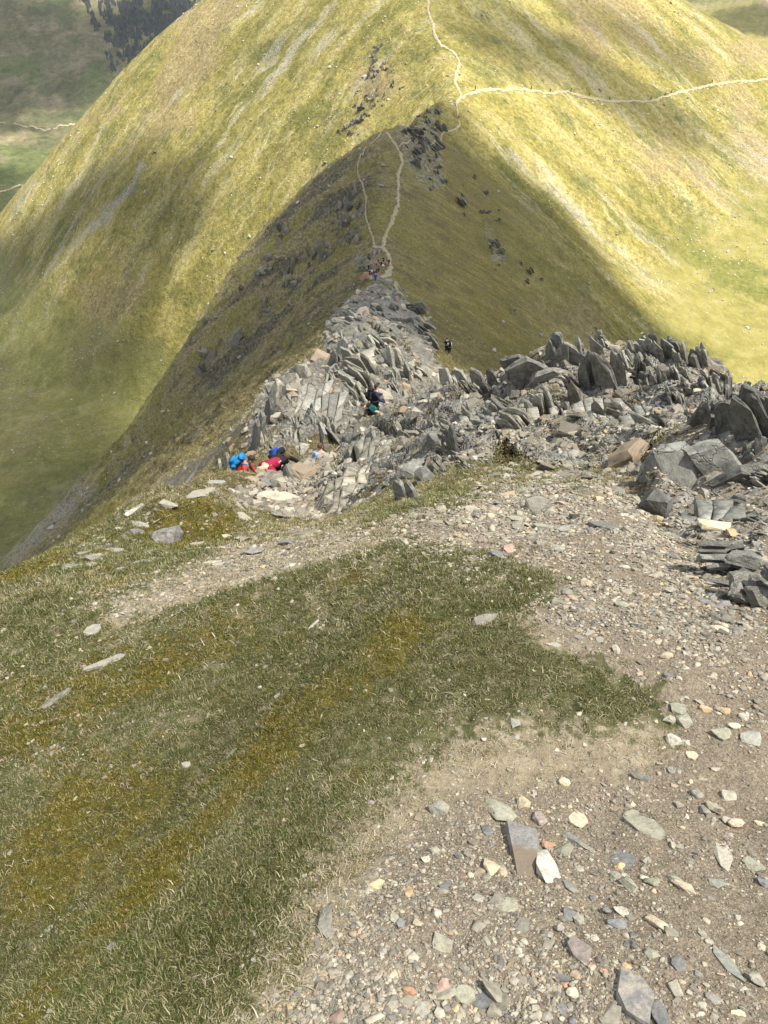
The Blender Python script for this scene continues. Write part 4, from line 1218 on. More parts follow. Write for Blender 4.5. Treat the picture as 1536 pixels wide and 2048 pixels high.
# -- the rock tower on the ridge line
c5 = outcrop('rock_outcrop', 'rock tower on the ridge with a smooth tilted slab, just above the hiker in black', at(740, 770, 30, 50))
fill(c5, [(640, 745), (670, 715), (700, 695), (780, 700), (830, 735), (835, 770), (760, 790), (680, 800)], 150, (30, 60), [M_ROCK, M_ROCK_PALE, M_ROCK], px=(12, 40), lean=(-0.25, .12), yaw=(0.6, .2), seed=51, kinds=('slab', 'slab', 'slab', 'slab', 'slab', 'block'), sink=.52, stack=7, aspect=(0.17, 1.4, 0.9))
for (u, v, w, h, th, yw, ln, ix, mm) in [(725, 760, 46, 66, .4, 1.2, -.35, 2, 'p'), (705, 735, 34, 44, .4, .9, -.3, 5, 'n'), (745, 750, 30, 60, .4, .9, -.4, 8, 'n'), (690, 700, 22, 34, .5, .7, -.4, 11, 'p'), (780, 745, 30, 52, .5, .6, -.15, 14, 'n'), (800, 752, 28, 56, .5, .6, -.1, 17, 'n'), (815, 765, 24, 44, .6, .6, -.1, 20, 'n'), (790, 768, 24, 30, .8, .6, 0, 1, 'n'), (680, 720, 24, 40, .5, .6, .3, 4, 'd'), (665, 735, 26, 34, .5, .6, .3, 7, 'd')]:
    hero(c5, 'slab', M_[mm], u, v, w, h, 30, 60, th, yw, ln, 0, 0, ix)
cracked_face(c5, [(692, 775), (716, 708), (748, 716), (768, 778), (730, 800)], (700, 790, 36.5), (725, 705, 45.0), (760, 780, 36.5), 22, 42, M_ROCK_PALE, 0.6, 52, skew=-.35, lift=.3)
# -- the rocky nose between tower and the resting place
c6 = outcrop('rock_outcrop', 'long rocky nose of the ridge just below the resting group of walkers', at(745, 620, 80, 140))
fill(c6, [(655, 700), (662, 650), (705, 605), (730, 580), (785, 582), (830, 630), (850, 690), (800, 705), (730, 700), (690, 712)], 220, (45, 185), [M_ROCK, M_ROCK_PALE, M_ROCK_DARK], px=(8, 26), lean=(-0.3, .16), yaw=(0.8, .25), seed=61, kinds=('slab', 'slab', 'slab', 'slab', 'slab', 'block'), sink=.52, stack=7, aspect=(0.17, 1.4, 0.9))
fill(c6, [(655, 690), (662, 650), (700, 610), (720, 640), (700, 690)], 60, (45, 185), [M_ROCK_DARK, M_ROCK_DARK, M_ROCK], px=(12, 26), lean=(0.1, .2), yaw=(0.5, .4), seed=62, kinds=('slab', 'slab', 'slab', 'slab', 'slab', 'block'), sink=.52, stack=7, aspect=(0.17, 1.4, 0.9))
# -- more distant crags
c7 = outcrop('rock_outcrop', 'low mossy rock knoll beside the resting group of walkers', at(725, 525, 170, 260))
fill(c7, [(705, 535), (715, 515), (740, 500), (758, 508), (745, 530), (735, 548), (715, 545)], 46, (170, 260), [M_ROCK_FAR, M_ROCK], px=(6, 16), lean=(-0.3, .25), yaw=(0.8, .4), seed=71)
c8 = outcrop('rock_outcrop', 'slanting ribs of grey rock on the right of the grassy knoll, beside the zigzag path', at(860, 340, 230, 400))
fill(c8, [(800, 275), (855, 215), (878, 208), (885, 240), (870, 270), (880, 300), (892, 372), (860, 380), (825, 330)], 190, (230, 430), [M_ROCK_FAR], px=(6, 17), lean=(-0.6, .2), yaw=(0.9, .3), seed=81, sink=.42)
c9 = outcrop('rock_outcrop', 'dark fluted crag on the left flank of the ridge below the grassy knoll', at(640, 470, 200, 340))
fill(c9, [(640, 440), (690, 400), (728, 430), (715, 470), (650, 500)], 80, (190, 350), [M_ROCK_FAR], px=(12, 36), lean=(0.15, .2), yaw=(0.2, .3), seed=91, aspect=(.3, .5, 1.2), sink=.3)
fill(c9, [(560, 560), (600, 520), (700, 470), (710, 490), (620, 545), (560, 590)], 90, (190, 350), [M_ROCK_FAR], px=(12, 36), lean=(0.15, .2), yaw=(0.2, .3), seed=92, aspect=(.3, .5, 1.2), sink=.3)
fill(c9, [(520, 500), (560, 455), (580, 460), (560, 520), (530, 560), (510, 545)], 50, (190, 350), [M_ROCK_FAR], px=(12, 36), lean=(0.15, .2), yaw=(0.2, .3), seed=93, aspect=(.3, .5, 1.2), sink=.3)
fill(c9, [(380, 690), (430, 620), (520, 560), (560, 600), (480, 690), (400, 780)], 80, (150, 350), [M_ROCK_FAR], px=(12, 36), lean=(0.15, .25), yaw=(0.2, .4), seed=94, aspect=(.3, .6, 1.0), sink=.35)
c10 = outcrop('rock_outcrop', 'small slanting outcrop on the smooth shaded slope right of the ridge', at(988, 500, 190, 330))
fill(c10, [(968, 452), (982, 462), (1008, 520), (992, 545), (975, 500)], 34, (180, 330), [M_ROCK_FAR], px=(5, 15), lean=(-0.7, .2), yaw=(1.0, .3), seed=101, sink=.4)
fill(c10, [(900, 330), (940, 330), (1000, 420), (1060, 520), (1110, 590), (1060, 580), (990, 480), (930, 400)], 46, (150, 340), [M_ROCK_FAR], px=(4, 12), lean=(-0.7, .2), yaw=(1.0, .3), seed=103, sink=.35)
fill(c10, [(895, 400), (915, 400), (935, 440), (920, 450)], 10, (180, 330), [M_ROCK_FAR], px=(7, 18), lean=(-0.7, .2), yaw=(1.0, .3), seed=102)
c11 = outcrop('rock_outcrop', 'scattered sunlit crags high on the left face of the big hill', at(740, 180, 330, 520))
fill(c11, [(735, 100), (765, 105), (770, 150), (755, 215), (735, 250), (700, 275), (690, 255), (705, 215), (735, 180)], 90, (330, 540), [M_ROCK_FAR], px=(6, 17), lean=(-0.2, .3), yaw=(0.9, .5), seed=111, kinds=('slab', 'block'))
fill(c11, [(600, 300), (700, 200), (780, 120), (830, 150), (760, 240), (680, 300)], 50, (330, 540), [M_ROCK_FAR], px=(4, 9), lean=(-0.2, .3), yaw=(0.9, .5), seed=112, kinds=('slab', 'block'))

flush()
# ----------------------------------------------------------------------------
# scattered ground cover (instances on points)
# ----------------------------------------------------------------------------
def scatter_group(coll, name):
    g = bpy.data.node_groups.new(name, 'GeometryNodeTree')
    g.interface.new_socket('Geometry', in_out='INPUT', socket_type='NodeSocketGeometry')
    g.interface.new_socket('Geometry', in_out='OUTPUT', socket_type='NodeSocketGeometry')
    n = g.nodes
    i = n.new('NodeGroupInput'); o = n.new('NodeGroupOutput')
    iop = n.new('GeometryNodeInstanceOnPoints')
    ci = n.new('GeometryNodeCollectionInfo')
    ci.inputs['Collection'].default_value = coll
    ci.inputs['Separate Children'].default_value = True
    ci.inputs['Reset Children'].default_value = True

    def na(nm, typ):
        a = n.new('GeometryNodeInputNamedAttribute'); a.data_type = typ; a.inputs['Name'].default_value = nm
        return a.outputs['Attribute']
    e = n.new('FunctionNodeEulerToRotation')
    L = g.links.new
    L(na('rot', 'FLOAT_VECTOR'), e.inputs[0])
    L(i.outputs[0], iop.inputs['Points'])
    L(ci.outputs[0], iop.inputs['Instance'])
    iop.inputs['Pick Instance'].default_value = True
    L(na('idx', 'INT'), iop.inputs['Instance Index'])
    L(e.outputs[0], iop.inputs['Rotation'])
    L(na('size', 'FLOAT_VECTOR'), iop.inputs['Scale'])
    L(iop.outputs[0], o.inputs[0])
    return g


def scatter(name, protos, P, rot, size, idx, tint):
    coll = bpy.data.collections.new(name + '_shapes')
    for k, me in enumerate(protos):
        o = bpy.data.objects.new('%s_shape.%03d' % (name, k), me)
        coll.objects.link(o)
    me = bpy.data.meshes.new(name)
    me.vertices.add(len(P)); me.vertices.foreach_set('co', np.ascontiguousarray(P, np.float32).ravel())
    for nm, v in (('rot', rot), ('size', size)):
        a = me.attributes.new(nm, 'FLOAT_VECTOR', 'POINT'); a.data.foreach_set('vector', np.ascontiguousarray(v, np.float32).ravel())
    a = me.attributes.new('idx', 'INT', 'POINT'); a.data.foreach_set('value', np.ascontiguousarray(idx, np.int32))
    cattr(me, 'tint', tint)
    o = bpy.data.objects.new(name, me); link(o)
    o['kind'] = 'stuff'
    m = o.modifiers.new('scatter', 'NODES'); m.node_group = scatter_group(coll, name)
    return o


def align_euler(nrm, spin, tilt=None):
    """euler angles that stand local z along nrm after a spin about it"""
    nx, ny, nz = nrm[:, 0], nrm[:, 1], nrm[:, 2]
    # R = Rz(a) Ry(b) Rz(spin)  ->  XYZ euler of that matrix
    a = np.arctan2(ny, nx); b = np.arccos(np.clip(nz, -1, 1))
    ca, sa, cb, sb, cs, ss = np.cos(a), np.sin(a), np.cos(b), np.sin(b), np.cos(spin - a), np.sin(spin - a)
    r00 = ca * cb * cs - sa * ss; r10 = sa * cb * cs + ca * ss; r20 = -sb * cs
    r21 = sb * ss; r22 = cb
    return np.stack([np.arctan2(r21, r22), np.arctan2(-r20, np.hypot(r00, r10)), np.arctan2(r10, r00)], -1)


def tint_mat(name, rough=0.9, spec=0.2, stone=False):
    t = NT(name)
    c = t.attr('tint', 'INSTANCER').outputs['Color']
    P = t.pos()
    if stone:
        n = t.noise(P, 70.0, 4, 0.65)
        c = t.mix(1.0, c, t.ramp(n, [(0.3, 0.72), (0.5, 1.0), (0.7, 1.25)]), 'MULTIPLY')
        return t.done(c, rough, t.bump(n, 0.4, 0.004), spec)
    r = t.n('ShaderNodeNewGeometry').outputs['Random Per Island']
    c = t.mix(1.0, c, t.ramp(r, [(0.0, 0.55), (0.5, 1.0), (1.0, 1.6)]), 'MULTIPLY')
    c = t.mix(t.math('MULTIPLY', t.math('GREATER_THAN', r, 0.84), 0.65), c, (0.36, 0.31, 0.19))
    d = t.n('ShaderNodeBsdfDiffuse', {'Color': c}); tl = t.n('ShaderNodeBsdfTranslucent', {'Color': c})
    mx = t.n('ShaderNodeMixShader', {0: 0.25, 1: d.outputs[0], 2: tl.outputs[0]})
    t.t.links.new(mx.outputs[0], t.out.inputs[0])
    return t.mat


M_GRASS = tint_mat("grass_blades")
M_CHIP = tint_mat("gravel_stones", 0.9, 0.25, True)


def tuft(seed, n, length, spread, lean, width):
    rng = np.random.default_rng(seed)
    co = []; tr = []
    for k in range(n):
        a = rng.uniform(0, 6.283); r = spread * math.sqrt(rng.random())
        bx, by = r * math.cos(a), r * math.sin(a)
        h = length * rng.uniform(.5, 1.2); az = rng.uniform(0, 6.283); ln = lean * rng.uniform(.3, 1.3)
        w = width * rng.uniform(.7, 1.3)
        px, py = -math.sin(az), math.cos(az)
        i0 = len(co)
        for f, g in ((0, 1.0), (.45, .85), (.8, .5), (1.0, 0)):
            ang = ln * (0.35 + f)
            x = bx + math.cos(az) * math.sin(ang) * h * f; y = by + math.sin(az) * math.sin(ang) * h * f; z = math.cos(ang) * h * f - 0.1 * length * (f == 0)
            if g:
                co.append((x - px * w * g, y - py * w * g, z)); co.append((x + px * w * g, y + py * w * g, z))
            else:
                co.append((x, y, z))
        tr += [(i0, i0 + 1, i0 + 3), (i0, i0 + 3, i0 + 2), (i0 + 2, i0 + 3, i0 + 5), (i0 + 2, i0 + 5, i0 + 4), (i0 + 4, i0 + 5, i0 + 6)]
    me = np_mesh('grass_tuft', np.array(co), tris=np.array(tr), smooth=False)
    me.materials.append(M_GRASS)
    return me


TUFTS = [tuft(k, 20, 0.008 + 0.0025 * k, 0.018, 0.9, 0.0008) for k in range(6)] + [tuft(20 + k, 10, 0.008 + 0.0025 * k, 0.020, 1.2, 0.0008) for k in range(5)] + [tuft(40 + k, 30, 0.011, 0.020, 0.8, 0.0011) for k in range(4)]
CHIPS = [slot_mesh(m, M_CHIP) for m in PEBBLES] + [slot_mesh(m, M_CHIP) for m in BLOCKS_R[:6]] + [slot_mesh(m, M_CHIP) for m in SLABS[:6]]
for m in CHIPS[14:20]:
    pass


def logpolar(rng, n, r0, r1, a0=75, a1=36, rr=(0.6, 4.0)):
    r = np.exp(rng.uniform(math.log(r0), math.log(r1), n))
    half = np.radians(a1 + (a0 - a1) * (1 - sstep(rr[0], rr[1], r)))
    a = rng.uniform(-1, 1, n) * half
    return r * np.sin(a), r * np.cos(a), r


def palette(rng, n, cols, w):
    cols = np.array(cols); k = rng.choice(len(cols), n, p=np.array(w) / sum(w))
    return cols[k] * rng.uniform(.75, 1.25, n)[:, None]


STONE_COLS = [(0.195, 0.178, 0.138), (0.26, 0.237, 0.182), (0.14, 0.13, 0.108), (0.34, 0.305, 0.23), (0.25, 0.20, 0.14), (0.40, 0.315, 0.185), (0.33, 0.21, 0.13), (0.23, 0.17, 0.13)]
STONE_W = [30, 26, 15, 11, 13, 2.2, .7, 1.2]


def ground_cover():
    rng = np.random.default_rng(5)
    # ---------------- grass
    x, y, r = logpolar(rng, 200000, 0.22, 9.0, 85, 42, (.6, 7.0))
    z0 = h_smooth(x, y)
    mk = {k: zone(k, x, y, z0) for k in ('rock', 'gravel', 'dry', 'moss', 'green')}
    nv = fbm(x * 3.1, y * 3.1, 4, 61); nb = fbm(x * 1.1, y * 1.1, 3, 62)
    keep = (mk['gravel'] + 0.5 * nv < 0.55) & (mk['rock'] < 0.35)
    thin = fbm(x * 7, y * 7, 3, 72)
    bare = rng.random(len(x)) < np.clip(0.86 * mk['dry'] + .9 * (thin - .1) * (mk['dry'] > .1) + np.clip(.55 * (thin - .05), 0, .6) + .8 * mk['gravel'], 0, .97)
    keep &= ~bare
    x, y, r, z0 = x[keep], y[keep], r[keep], z0[keep]
    mk = {k: v[keep] for k, v in mk.items()}; nv, nb = nv[keep], nb[keep]
    n = len(x)
    z = z0 + detail(x, y, z0, mk['rock'])
    green = palette(rng, n, [(0.070, 0.090, 0.028), (0.100, 0.118, 0.036), (0.125, 0.130, 0.046), (0.165, 0.150, 0.068), (0.12, 0.10, 0.045)], [4, 5, 4, 3, 2])
    straw = palette(rng, n, [(0.34, 0.295, 0.19), (0.26, 0.22, 0.13), (0.42, 0.375, 0.26), (0.14, 0.12, 0.06)], [4, 4, 2, 3])
    mossc = palette(rng, n, [(0.135, 0.11, 0.022), (0.175, 0.14, 0.03), (0.10, 0.092, 0.02), (0.16, 0.125, 0.04), (0.11, 0.115, 0.028)], [4, 3, 3, 2, 3])
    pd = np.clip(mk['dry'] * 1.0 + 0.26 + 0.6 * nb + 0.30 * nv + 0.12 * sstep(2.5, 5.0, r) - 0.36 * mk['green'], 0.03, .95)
    pm = np.clip(mk['moss'] * 1.05 + 0.9 * (nv - .30) * (x < 0.3) * (1 - mk['dry']), 0, .97)
    u = rng.random(n)[:, None]; w = rng.random(n)[:, None]
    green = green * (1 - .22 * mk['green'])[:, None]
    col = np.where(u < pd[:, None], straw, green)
    ismoss = (w < pm[:, None])[:, 0]
    col = np.where(ismoss[:, None], mossc, col)
    idx = np.where(ismoss, rng.integers(11, 15, n), np.where(u[:, 0] < pd, rng.integers(6, 11, n), rng.integers(0, 6, n)))
    nr = gnormal(x, y, 0.12) * 0.6 + np.array([0, 0, 0.4]); nr /= np.linalg.norm(nr, axis=1)[:, None]
    s = np.clip(r / 1.6, 0.8, 2.6) ** 0.8 * rng.uniform(.65, 1.35, n)
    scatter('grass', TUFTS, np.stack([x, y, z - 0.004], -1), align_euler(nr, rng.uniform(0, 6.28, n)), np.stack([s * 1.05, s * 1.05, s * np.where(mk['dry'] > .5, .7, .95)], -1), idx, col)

    # ---------------- long bleached strands lying over the turf
    x, y, r = logpolar(rng, 4000, 0.3, 8.0, 80, 42, (.6, 7.0))
    z0 = h_smooth(x, y)
    keep = (zone('gravel', x, y, z0) < .4) & (zone('rock', x, y, z0) < .3) & (fbm(x * 4, y * 4, 3, 75) > .0)
    x, y, r, z0 = x[keep], y[keep], r[keep], z0[keep]
    n = len(x)
    z = z0 + detail(x, y, z0, np.zeros(n))
    col = palette(rng, n, [(0.42, 0.38, 0.27), (0.36, 0.31, 0.20), (0.30, 0.25, 0.16)], [3, 3, 2])
    s = np.clip(r / 1.5, .8, 3.0) ** .8 * rng.uniform(.8, 1.6, n)
    strands = [tuft(60 + k, 5, 0.030, 0.03, 1.9, 0.0008) for k in range(6)]
    scatter('dead_grass', strands, np.stack([x, y, z + .004], -1), align_euler(gnormal(x, y, .12), rng.uniform(0, 6.28, n)), np.stack([s, s, s * .7], -1), rng.integers(0, 6, n), col)

    # ---------------- gravel under foot
    x, y, r = logpolar(rng, 160000, 0.18, 8.0, 100)
    x2, y2, r2 = logpolar(rng, 60000, 1.9, 7.0, 50)
    x, y, r = np.concatenate([x, x2]), np.concatenate([y, y2]), np.concatenate([r, r2])
    z0 = h_smooth(x, y)
    g = zone('gravel', x, y, z0); rk = zone('rock', x, y, z0); dr = zone('dry', x, y, z0)
    nv = fbm(x * 2.3, y * 2.3, 4, 63)
    p = np.clip(g * (0.64 + 0.85 * nv), 0, 1) + 0.06 * g + 0.24 * dr + 0.035 + 0.10 * sstep(-.1, .5, nv) + 0.25 * (rk > .3)
    keep = rng.random(len(x)) < p
    x, y, r, z0, rk, g = x[keep], y[keep], r[keep], z0[keep], rk[keep], g[keep]
    n = len(x)
    d = 0.0044 * np.exp(rng.normal(0, .52, n)) * np.clip(r / 1.3, .8, 9) ** 0.95
    d = np.minimum(d, 0.011 * np.clip(r, 1, 9) ** .75)
    d = np.where((g > .5) & (rng.random(n) < .028), d * rng.uniform(1.7, 2.9, n), d)
    z = z0 + detail(x, y, z0, rk) + d * rng.uniform(-.05, .22, n)
    col = palette(rng, n, STONE_COLS, STONE_W)
    size = d[:, None] * np.stack([rng.uniform(.8, 1.5, n), rng.uniform(.8, 1.5, n), rng.uniform(.45, .9, n)], -1) * 1.25
    nr = gnormal(x, y, 0.1) + rng.normal(0, .18, (n, 3)); nr /= np.linalg.norm(nr, axis=1)[:, None]
    scatter('gravel', CHIPS[:20], np.stack([x, y, z], -1), align_euler(nr, rng.uniform(0, 6.28, n)), size, rng.integers(0, 20, n), col)

    # ---------------- fine grit and chippings
    x, y, r = logpolar(rng, 110000, 0.18, 4.2, 100, 60)
    z0 = h_smooth(x, y)
    g = zone('gravel', x, y, z0); dr = zone('dry', x, y, z0)
    nv = fbm(x * 3.7, y * 3.7, 4, 83)
    keep = rng.random(len(x)) < np.clip(g * (.75 + .5 * nv) + .35 * dr + .03, 0, 1)
    x, y, r, z0 = x[keep], y[keep], r[keep], z0[keep]
    n = len(x)
    d = 0.0021 * np.exp(rng.normal(0, .35, n)) * np.clip(r / 1.3, .8, 9) ** .9
    z = z0 + detail(x, y, z0, np.zeros(n)) + d * .15
    col = palette(rng, n, STONE_COLS, STONE_W) * 1.05
    size = d[:, None] * np.stack([rng.uniform(.8, 1.6, n), rng.uniform(.8, 1.6, n), rng.uniform(.5, .9, n)], -1) * 1.3
    scatter('grit', CHIPS[:14], np.stack([x, y, z], -1), np.stack([rng.normal(0, .4, n), rng.normal(0, .4, n), rng.uniform(0, 6.28, n)], -1), size, rng.integers(0, 14, n), col)

    # ---------------- rubble between the crags and on the landing of the path
    x, y, r = logpolar(rng, 90000, 6.0, 190.0, 36, 33)
    z0 = h_smooth(x, y)
    g = zone('gravel', x, y, z0); rk = zone('rock', x, y, z0)
    nv = fbm(np.log(r) * 22, np.arctan2(x, y) * 22, 4, 64)
    keep = rng.random(len(x)) < np.clip(0.75 * g + (0.10 + 0.40 * nv) * (rk > .35) + 0.016 * (r < 30), 0, 1)
    x, y, r, z0, rk = x[keep], y[keep], r[keep], z0[keep], rk[keep]
    n = len(x)
    d = 0.0062 * r ** .93 * np.exp(rng.normal(0, .45, n))
    d = np.clip(d, .02, .9)
    z = z0 + detail(x, y, z0, rk) + d * rng.uniform(-.1, .25, n)
    col = palette(rng, n, [(0.235, 0.213, 0.165), (0.175, 0.158, 0.122), (0.33, 0.30, 0.235), (0.13, 0.118, 0.095), (0.22, 0.172, 0.118)], [8, 6, 3, 3, 4])
    size = d[:, None] * np.stack([rng.uniform(.7, 1.6, n), rng.uniform(.7, 1.6, n), rng.uniform(.3, 1.0, n)], -1) * 1.3
    nr = gnormal(x, y, None) * .7 + rng.normal(0, .35, (n, 3)) + np.array([-.15, 0, .3]); nr /= np.linalg.norm(nr, axis=1)[:, None]
    scatter('rubble', CHIPS[14:], np.stack([x, y, z], -1), align_euler(nr, rng.uniform(0, 6.28, n)), size, rng.integers(0, 12, n), col)

    # ---------------- rough grass on the broken ground beyond the brow
    x, y, r = logpolar(rng, 66000, 5.0, 75.0, 50, 34, (7.0, 20.0))
    z0 = h_smooth(x, y)
    mk = {k: zone(k, x, y, z0) for k in ('rock', 'gravel', 'moss', 'scree')}
    nv = fbm(x * 0.9, y * 0.9, 4, 65)
    keep = (mk['rock'] < .4) & (mk['gravel'] < .4) & (nv > -.45) & (mk['scree'] < .6)
    keep |= (mk['rock'] > .4) & (nv > .42) & (mk['gravel'] < .4)
    x, y, r, z0, nv = x[keep], y[keep], r[keep], z0[keep], nv[keep]; mk = {k: v[keep] for k, v in mk.items()}
    n = len(x)
    z = z0 + detail(x, y, z0, mk['rock'])
    col = palette(rng, n, [(0.28, 0.24, 0.13), (0.20, 0.175, 0.075), (0.13, 0.12, 0.045), (0.36, 0.31, 0.19), (0.16, 0.12, 0.035)], [4, 5, 4, 3, 3])
    mm = palette(rng, n, [(0.15, 0.12, 0.03), (0.11, 0.095, 0.025), (0.22, 0.18, 0.07)], [3, 3, 2])
    ism = rng.random(n) < mk['moss'] * .9
    col = np.where(ism[:, None], mm, col)
    s = r ** .80 * 0.62 * rng.uniform(.5, 1.3, n)
    nr = gnormal(x, y, None) * 0.6 + np.array([0, 0, .5]); nr /= np.linalg.norm(nr, axis=1)[:, None]
    scatter('rough_grass', TUFTS, np.stack([x, y, z - .01], -1), align_euler(nr, rng.uniform(0, 6.28, n)), np.stack([s * 1.2, s * 1.2, s * .8], -1), np.where(ism, rng.integers(11, 15, n), rng.integers(0, 11, n)), col)

    # ---------------- heather and rank tussocks on the left flank of the ridge
    n0 = 60000
    rr = np.exp(rng.uniform(math.log(60), math.log(330), n0)); a = np.radians(rng.uniform(-30, 4, n0))
    x, y = rr * np.sin(a), rr * np.cos(a)
    xc = np.interp(y, CREST[:, 0], CREST[:, 1]); ed = np.interp(y, EDGE_Y, EDGE_D)
    z0 = h_smooth(x, y)
    nv = fbm(x * .05, y * .16, 4, 70)
    keep = (x < xc - 3) & (x > xc - ed * 1.2 - np.where(y < 185, 40, 0)) & (y < 330) & (rng.random(n0) < .55 + .9 * nv) & (zone('rock', x, y, z0) < .4)
    x, y, z0, rr, nv = x[keep], y[keep], z0[keep], rr[keep], nv[keep]
    n = len(x)
    z = z0 + detail(x, y, z0, np.zeros(n))
    col = palette(rng, n, [(0.075, 0.058, 0.034), (0.115, 0.095, 0.042), (0.19, 0.16, 0.08), (0.27, 0.235, 0.135), (0.10, 0.095, 0.03)], [3, 5, 5, 3, 3])
    nd = fbm(x * .12, y * .3, 3, 74)
    col = np.where((nd > .15)[:, None], col * .65, col * 1.35)
    s = rng.uniform(.5, 1.5, n) * 20 * (rr / 180) ** .5
    scatter('heather', TUFTS[:11], np.stack([x, y, z - .05], -1), np.stack([rng.normal(0, .2, n), rng.normal(0, .2, n), rng.uniform(0, 6.28, n)], -1), np.stack([s, s, s * 1.1], -1), rng.integers(0, 11, n), col)

    # ---------------- short hill grass on the smooth flank
    n0 = 60000
    rr = np.exp(rng.uniform(math.log(60), math.log(340), n0)); a = np.radians(rng.uniform(-2, 27, n0))
    x, y = rr * np.sin(a), rr * np.cos(a)
    xc = np.interp(y, CREST[:, 0], CREST[:, 1])
    z0 = h_smooth(x, y)
    nv = fbm((x * .25 + y) * .06, x * .02, 4, 90)
    keep = (x > xc + 2) & (z0 > -168) & (y < 345) & (rng.random(n0) < .6 + .8 * nv) & (zone('rock', x, y, z0) < .4)
    x, y, z0, rr = x[keep], y[keep], z0[keep], rr[keep]
    n = len(x)
    z = z0 + detail(x, y, z0, np.zeros(n))
    col = palette(rng, n, [(0.17, 0.14, 0.05), (0.22, 0.185, 0.07), (0.30, 0.26, 0.13), (0.12, 0.105, 0.035), (0.14, 0.135, 0.04)], [4, 5, 3, 3, 3])
    s = rng.uniform(.5, 1.4, n) * 17 * (rr / 180) ** .5
    scatter('flank_grass', TUFTS[:11], np.stack([x, y, z - .05], -1), np.stack([rng.normal(0, .2, n), rng.normal(0, .2, n), rng.uniform(0, 6.28, n)], -1), np.stack([s, s, s * .9], -1), rng.integers(0, 11, n), col)

    # ---------------- stones strewn over the flanks and the cove
    n0 = 40000
    a = np.radians(rng.uniform(-33, 33, n0)); r = np.sqrt(rng.uniform(120 ** 2, 620 ** 2, n0))
    x, y = r * np.sin(a), r * np.cos(a)
    z0 = h_smooth(x, y)
    nv = fbm(x * .018, y * .018, 4, 66) + .6 * fbm((x * .5 - y * .866) * .05, (x * .866 + y * .5) * .008, 3, 67) * (x < 20) + .5 * fbm((x * .54 + y * .84) * .05, (x * .84 - y * .54) * .008, 3, 68) * (x >= 20)
    rid = (y < 350) & (z0 > -150)
    sc = zone('scree', x, y, z0)
    keep = (rng.random(n0) < np.clip(.42 + .8 * nv, 0.02, 1) * np.where(rid, .35, np.where((x < 0) & (z0 < -170), 1.6, 1))) | (rng.random(n0) < sc)
    x, y, z0, r, sc = x[keep], y[keep], z0[keep], r[keep], sc[keep]
    n = len(x)
    d = 0.42 * np.exp(rng.normal(0, .5, n))
    d = np.clip(d, .2, 2.2)
    z = z0 + detail(x, y, z0, np.zeros(n)) + d * .12
    col = palette(rng, n, [(0.31, 0.29, 0.235), (0.24, 0.225, 0.185), (0.38, 0.355, 0.29), (0.17, 0.158, 0.13)], [5, 4, 2, 3])
    size = d[:, None] * np.stack([rng.uniform(.7, 1.5, n), rng.uniform(.7, 1.5, n), rng.uniform(.4, .8, n)], -1)
    scatter('scree', CHIPS[14:20], np.stack([x, y, z], -1), np.stack([rng.normal(0, .3, n), rng.normal(0, .3, n), rng.uniform(0, 6.28, n)], -1), size, rng.integers(0, 6, n), col)


ground_cover()


def woodland():
    """dark conifer plantation on the far fellside"""
    rng = np.random.default_rng(9)
    me_l = []
    for k in range(4):
        bm = bmesh.new()
        for j in range(3):
            bmesh.ops.create_cone(bm, cap_ends=True, segments=7, radius1=(.42 - .11 * j) * rng.uniform(.9, 1.1), radius2=0.02, depth=.5, matrix=Matrix.Translation((0, 0, .30 + .26 * j)))
        for v in bm.verts:
            v.co += Vector(rng.normal(0, .035, 3))
        me = bpy.data.meshes.new('conifer'); bm.to_mesh(me); bm.free()
        me.materials.append(M_CHIP)
        me_l.append(me)
    poly = [(150, -60), (250, -60), (480, -60), (480, 30), (360, 130), (260, 190), (190, 120), (165, 60), (150, 10)]
    pts = sample_poly(rng, poly, 9000)
    q = fbm(pts[:, 0] * .02 + pts[:, 1] * .035, pts[:, 0] * .05 - pts[:, 1] * .02, 4, 71)
    pts = pts[q > .78 - 0.015 * poly_sd(pts[:, 0], pts[:, 1], poly)]
    P, T = march(pts[:, 0], pts[:, 1], t0=600, t1=2600, n=400)
    P = P[~np.isnan(T)]
    n = len(P)
    z = ground(P[:, 0], P[:, 1])
    s = rng.uniform(3, 7, n)
    col = palette(rng, n, [(0.040, 0.048, 0.042), (0.052, 0.060, 0.050), (0.068, 0.070, 0.056)], [3, 3, 1])
    scatter('woodland', me_l, np.stack([P[:, 0], P[:, 1], z - 1], -1), np.stack([0 * s, 0 * s, rng.uniform(0, 6.28, n)], -1), np.stack([s, s, s * 1.0], -1), rng.integers(0, 4, n), col)


woodland()
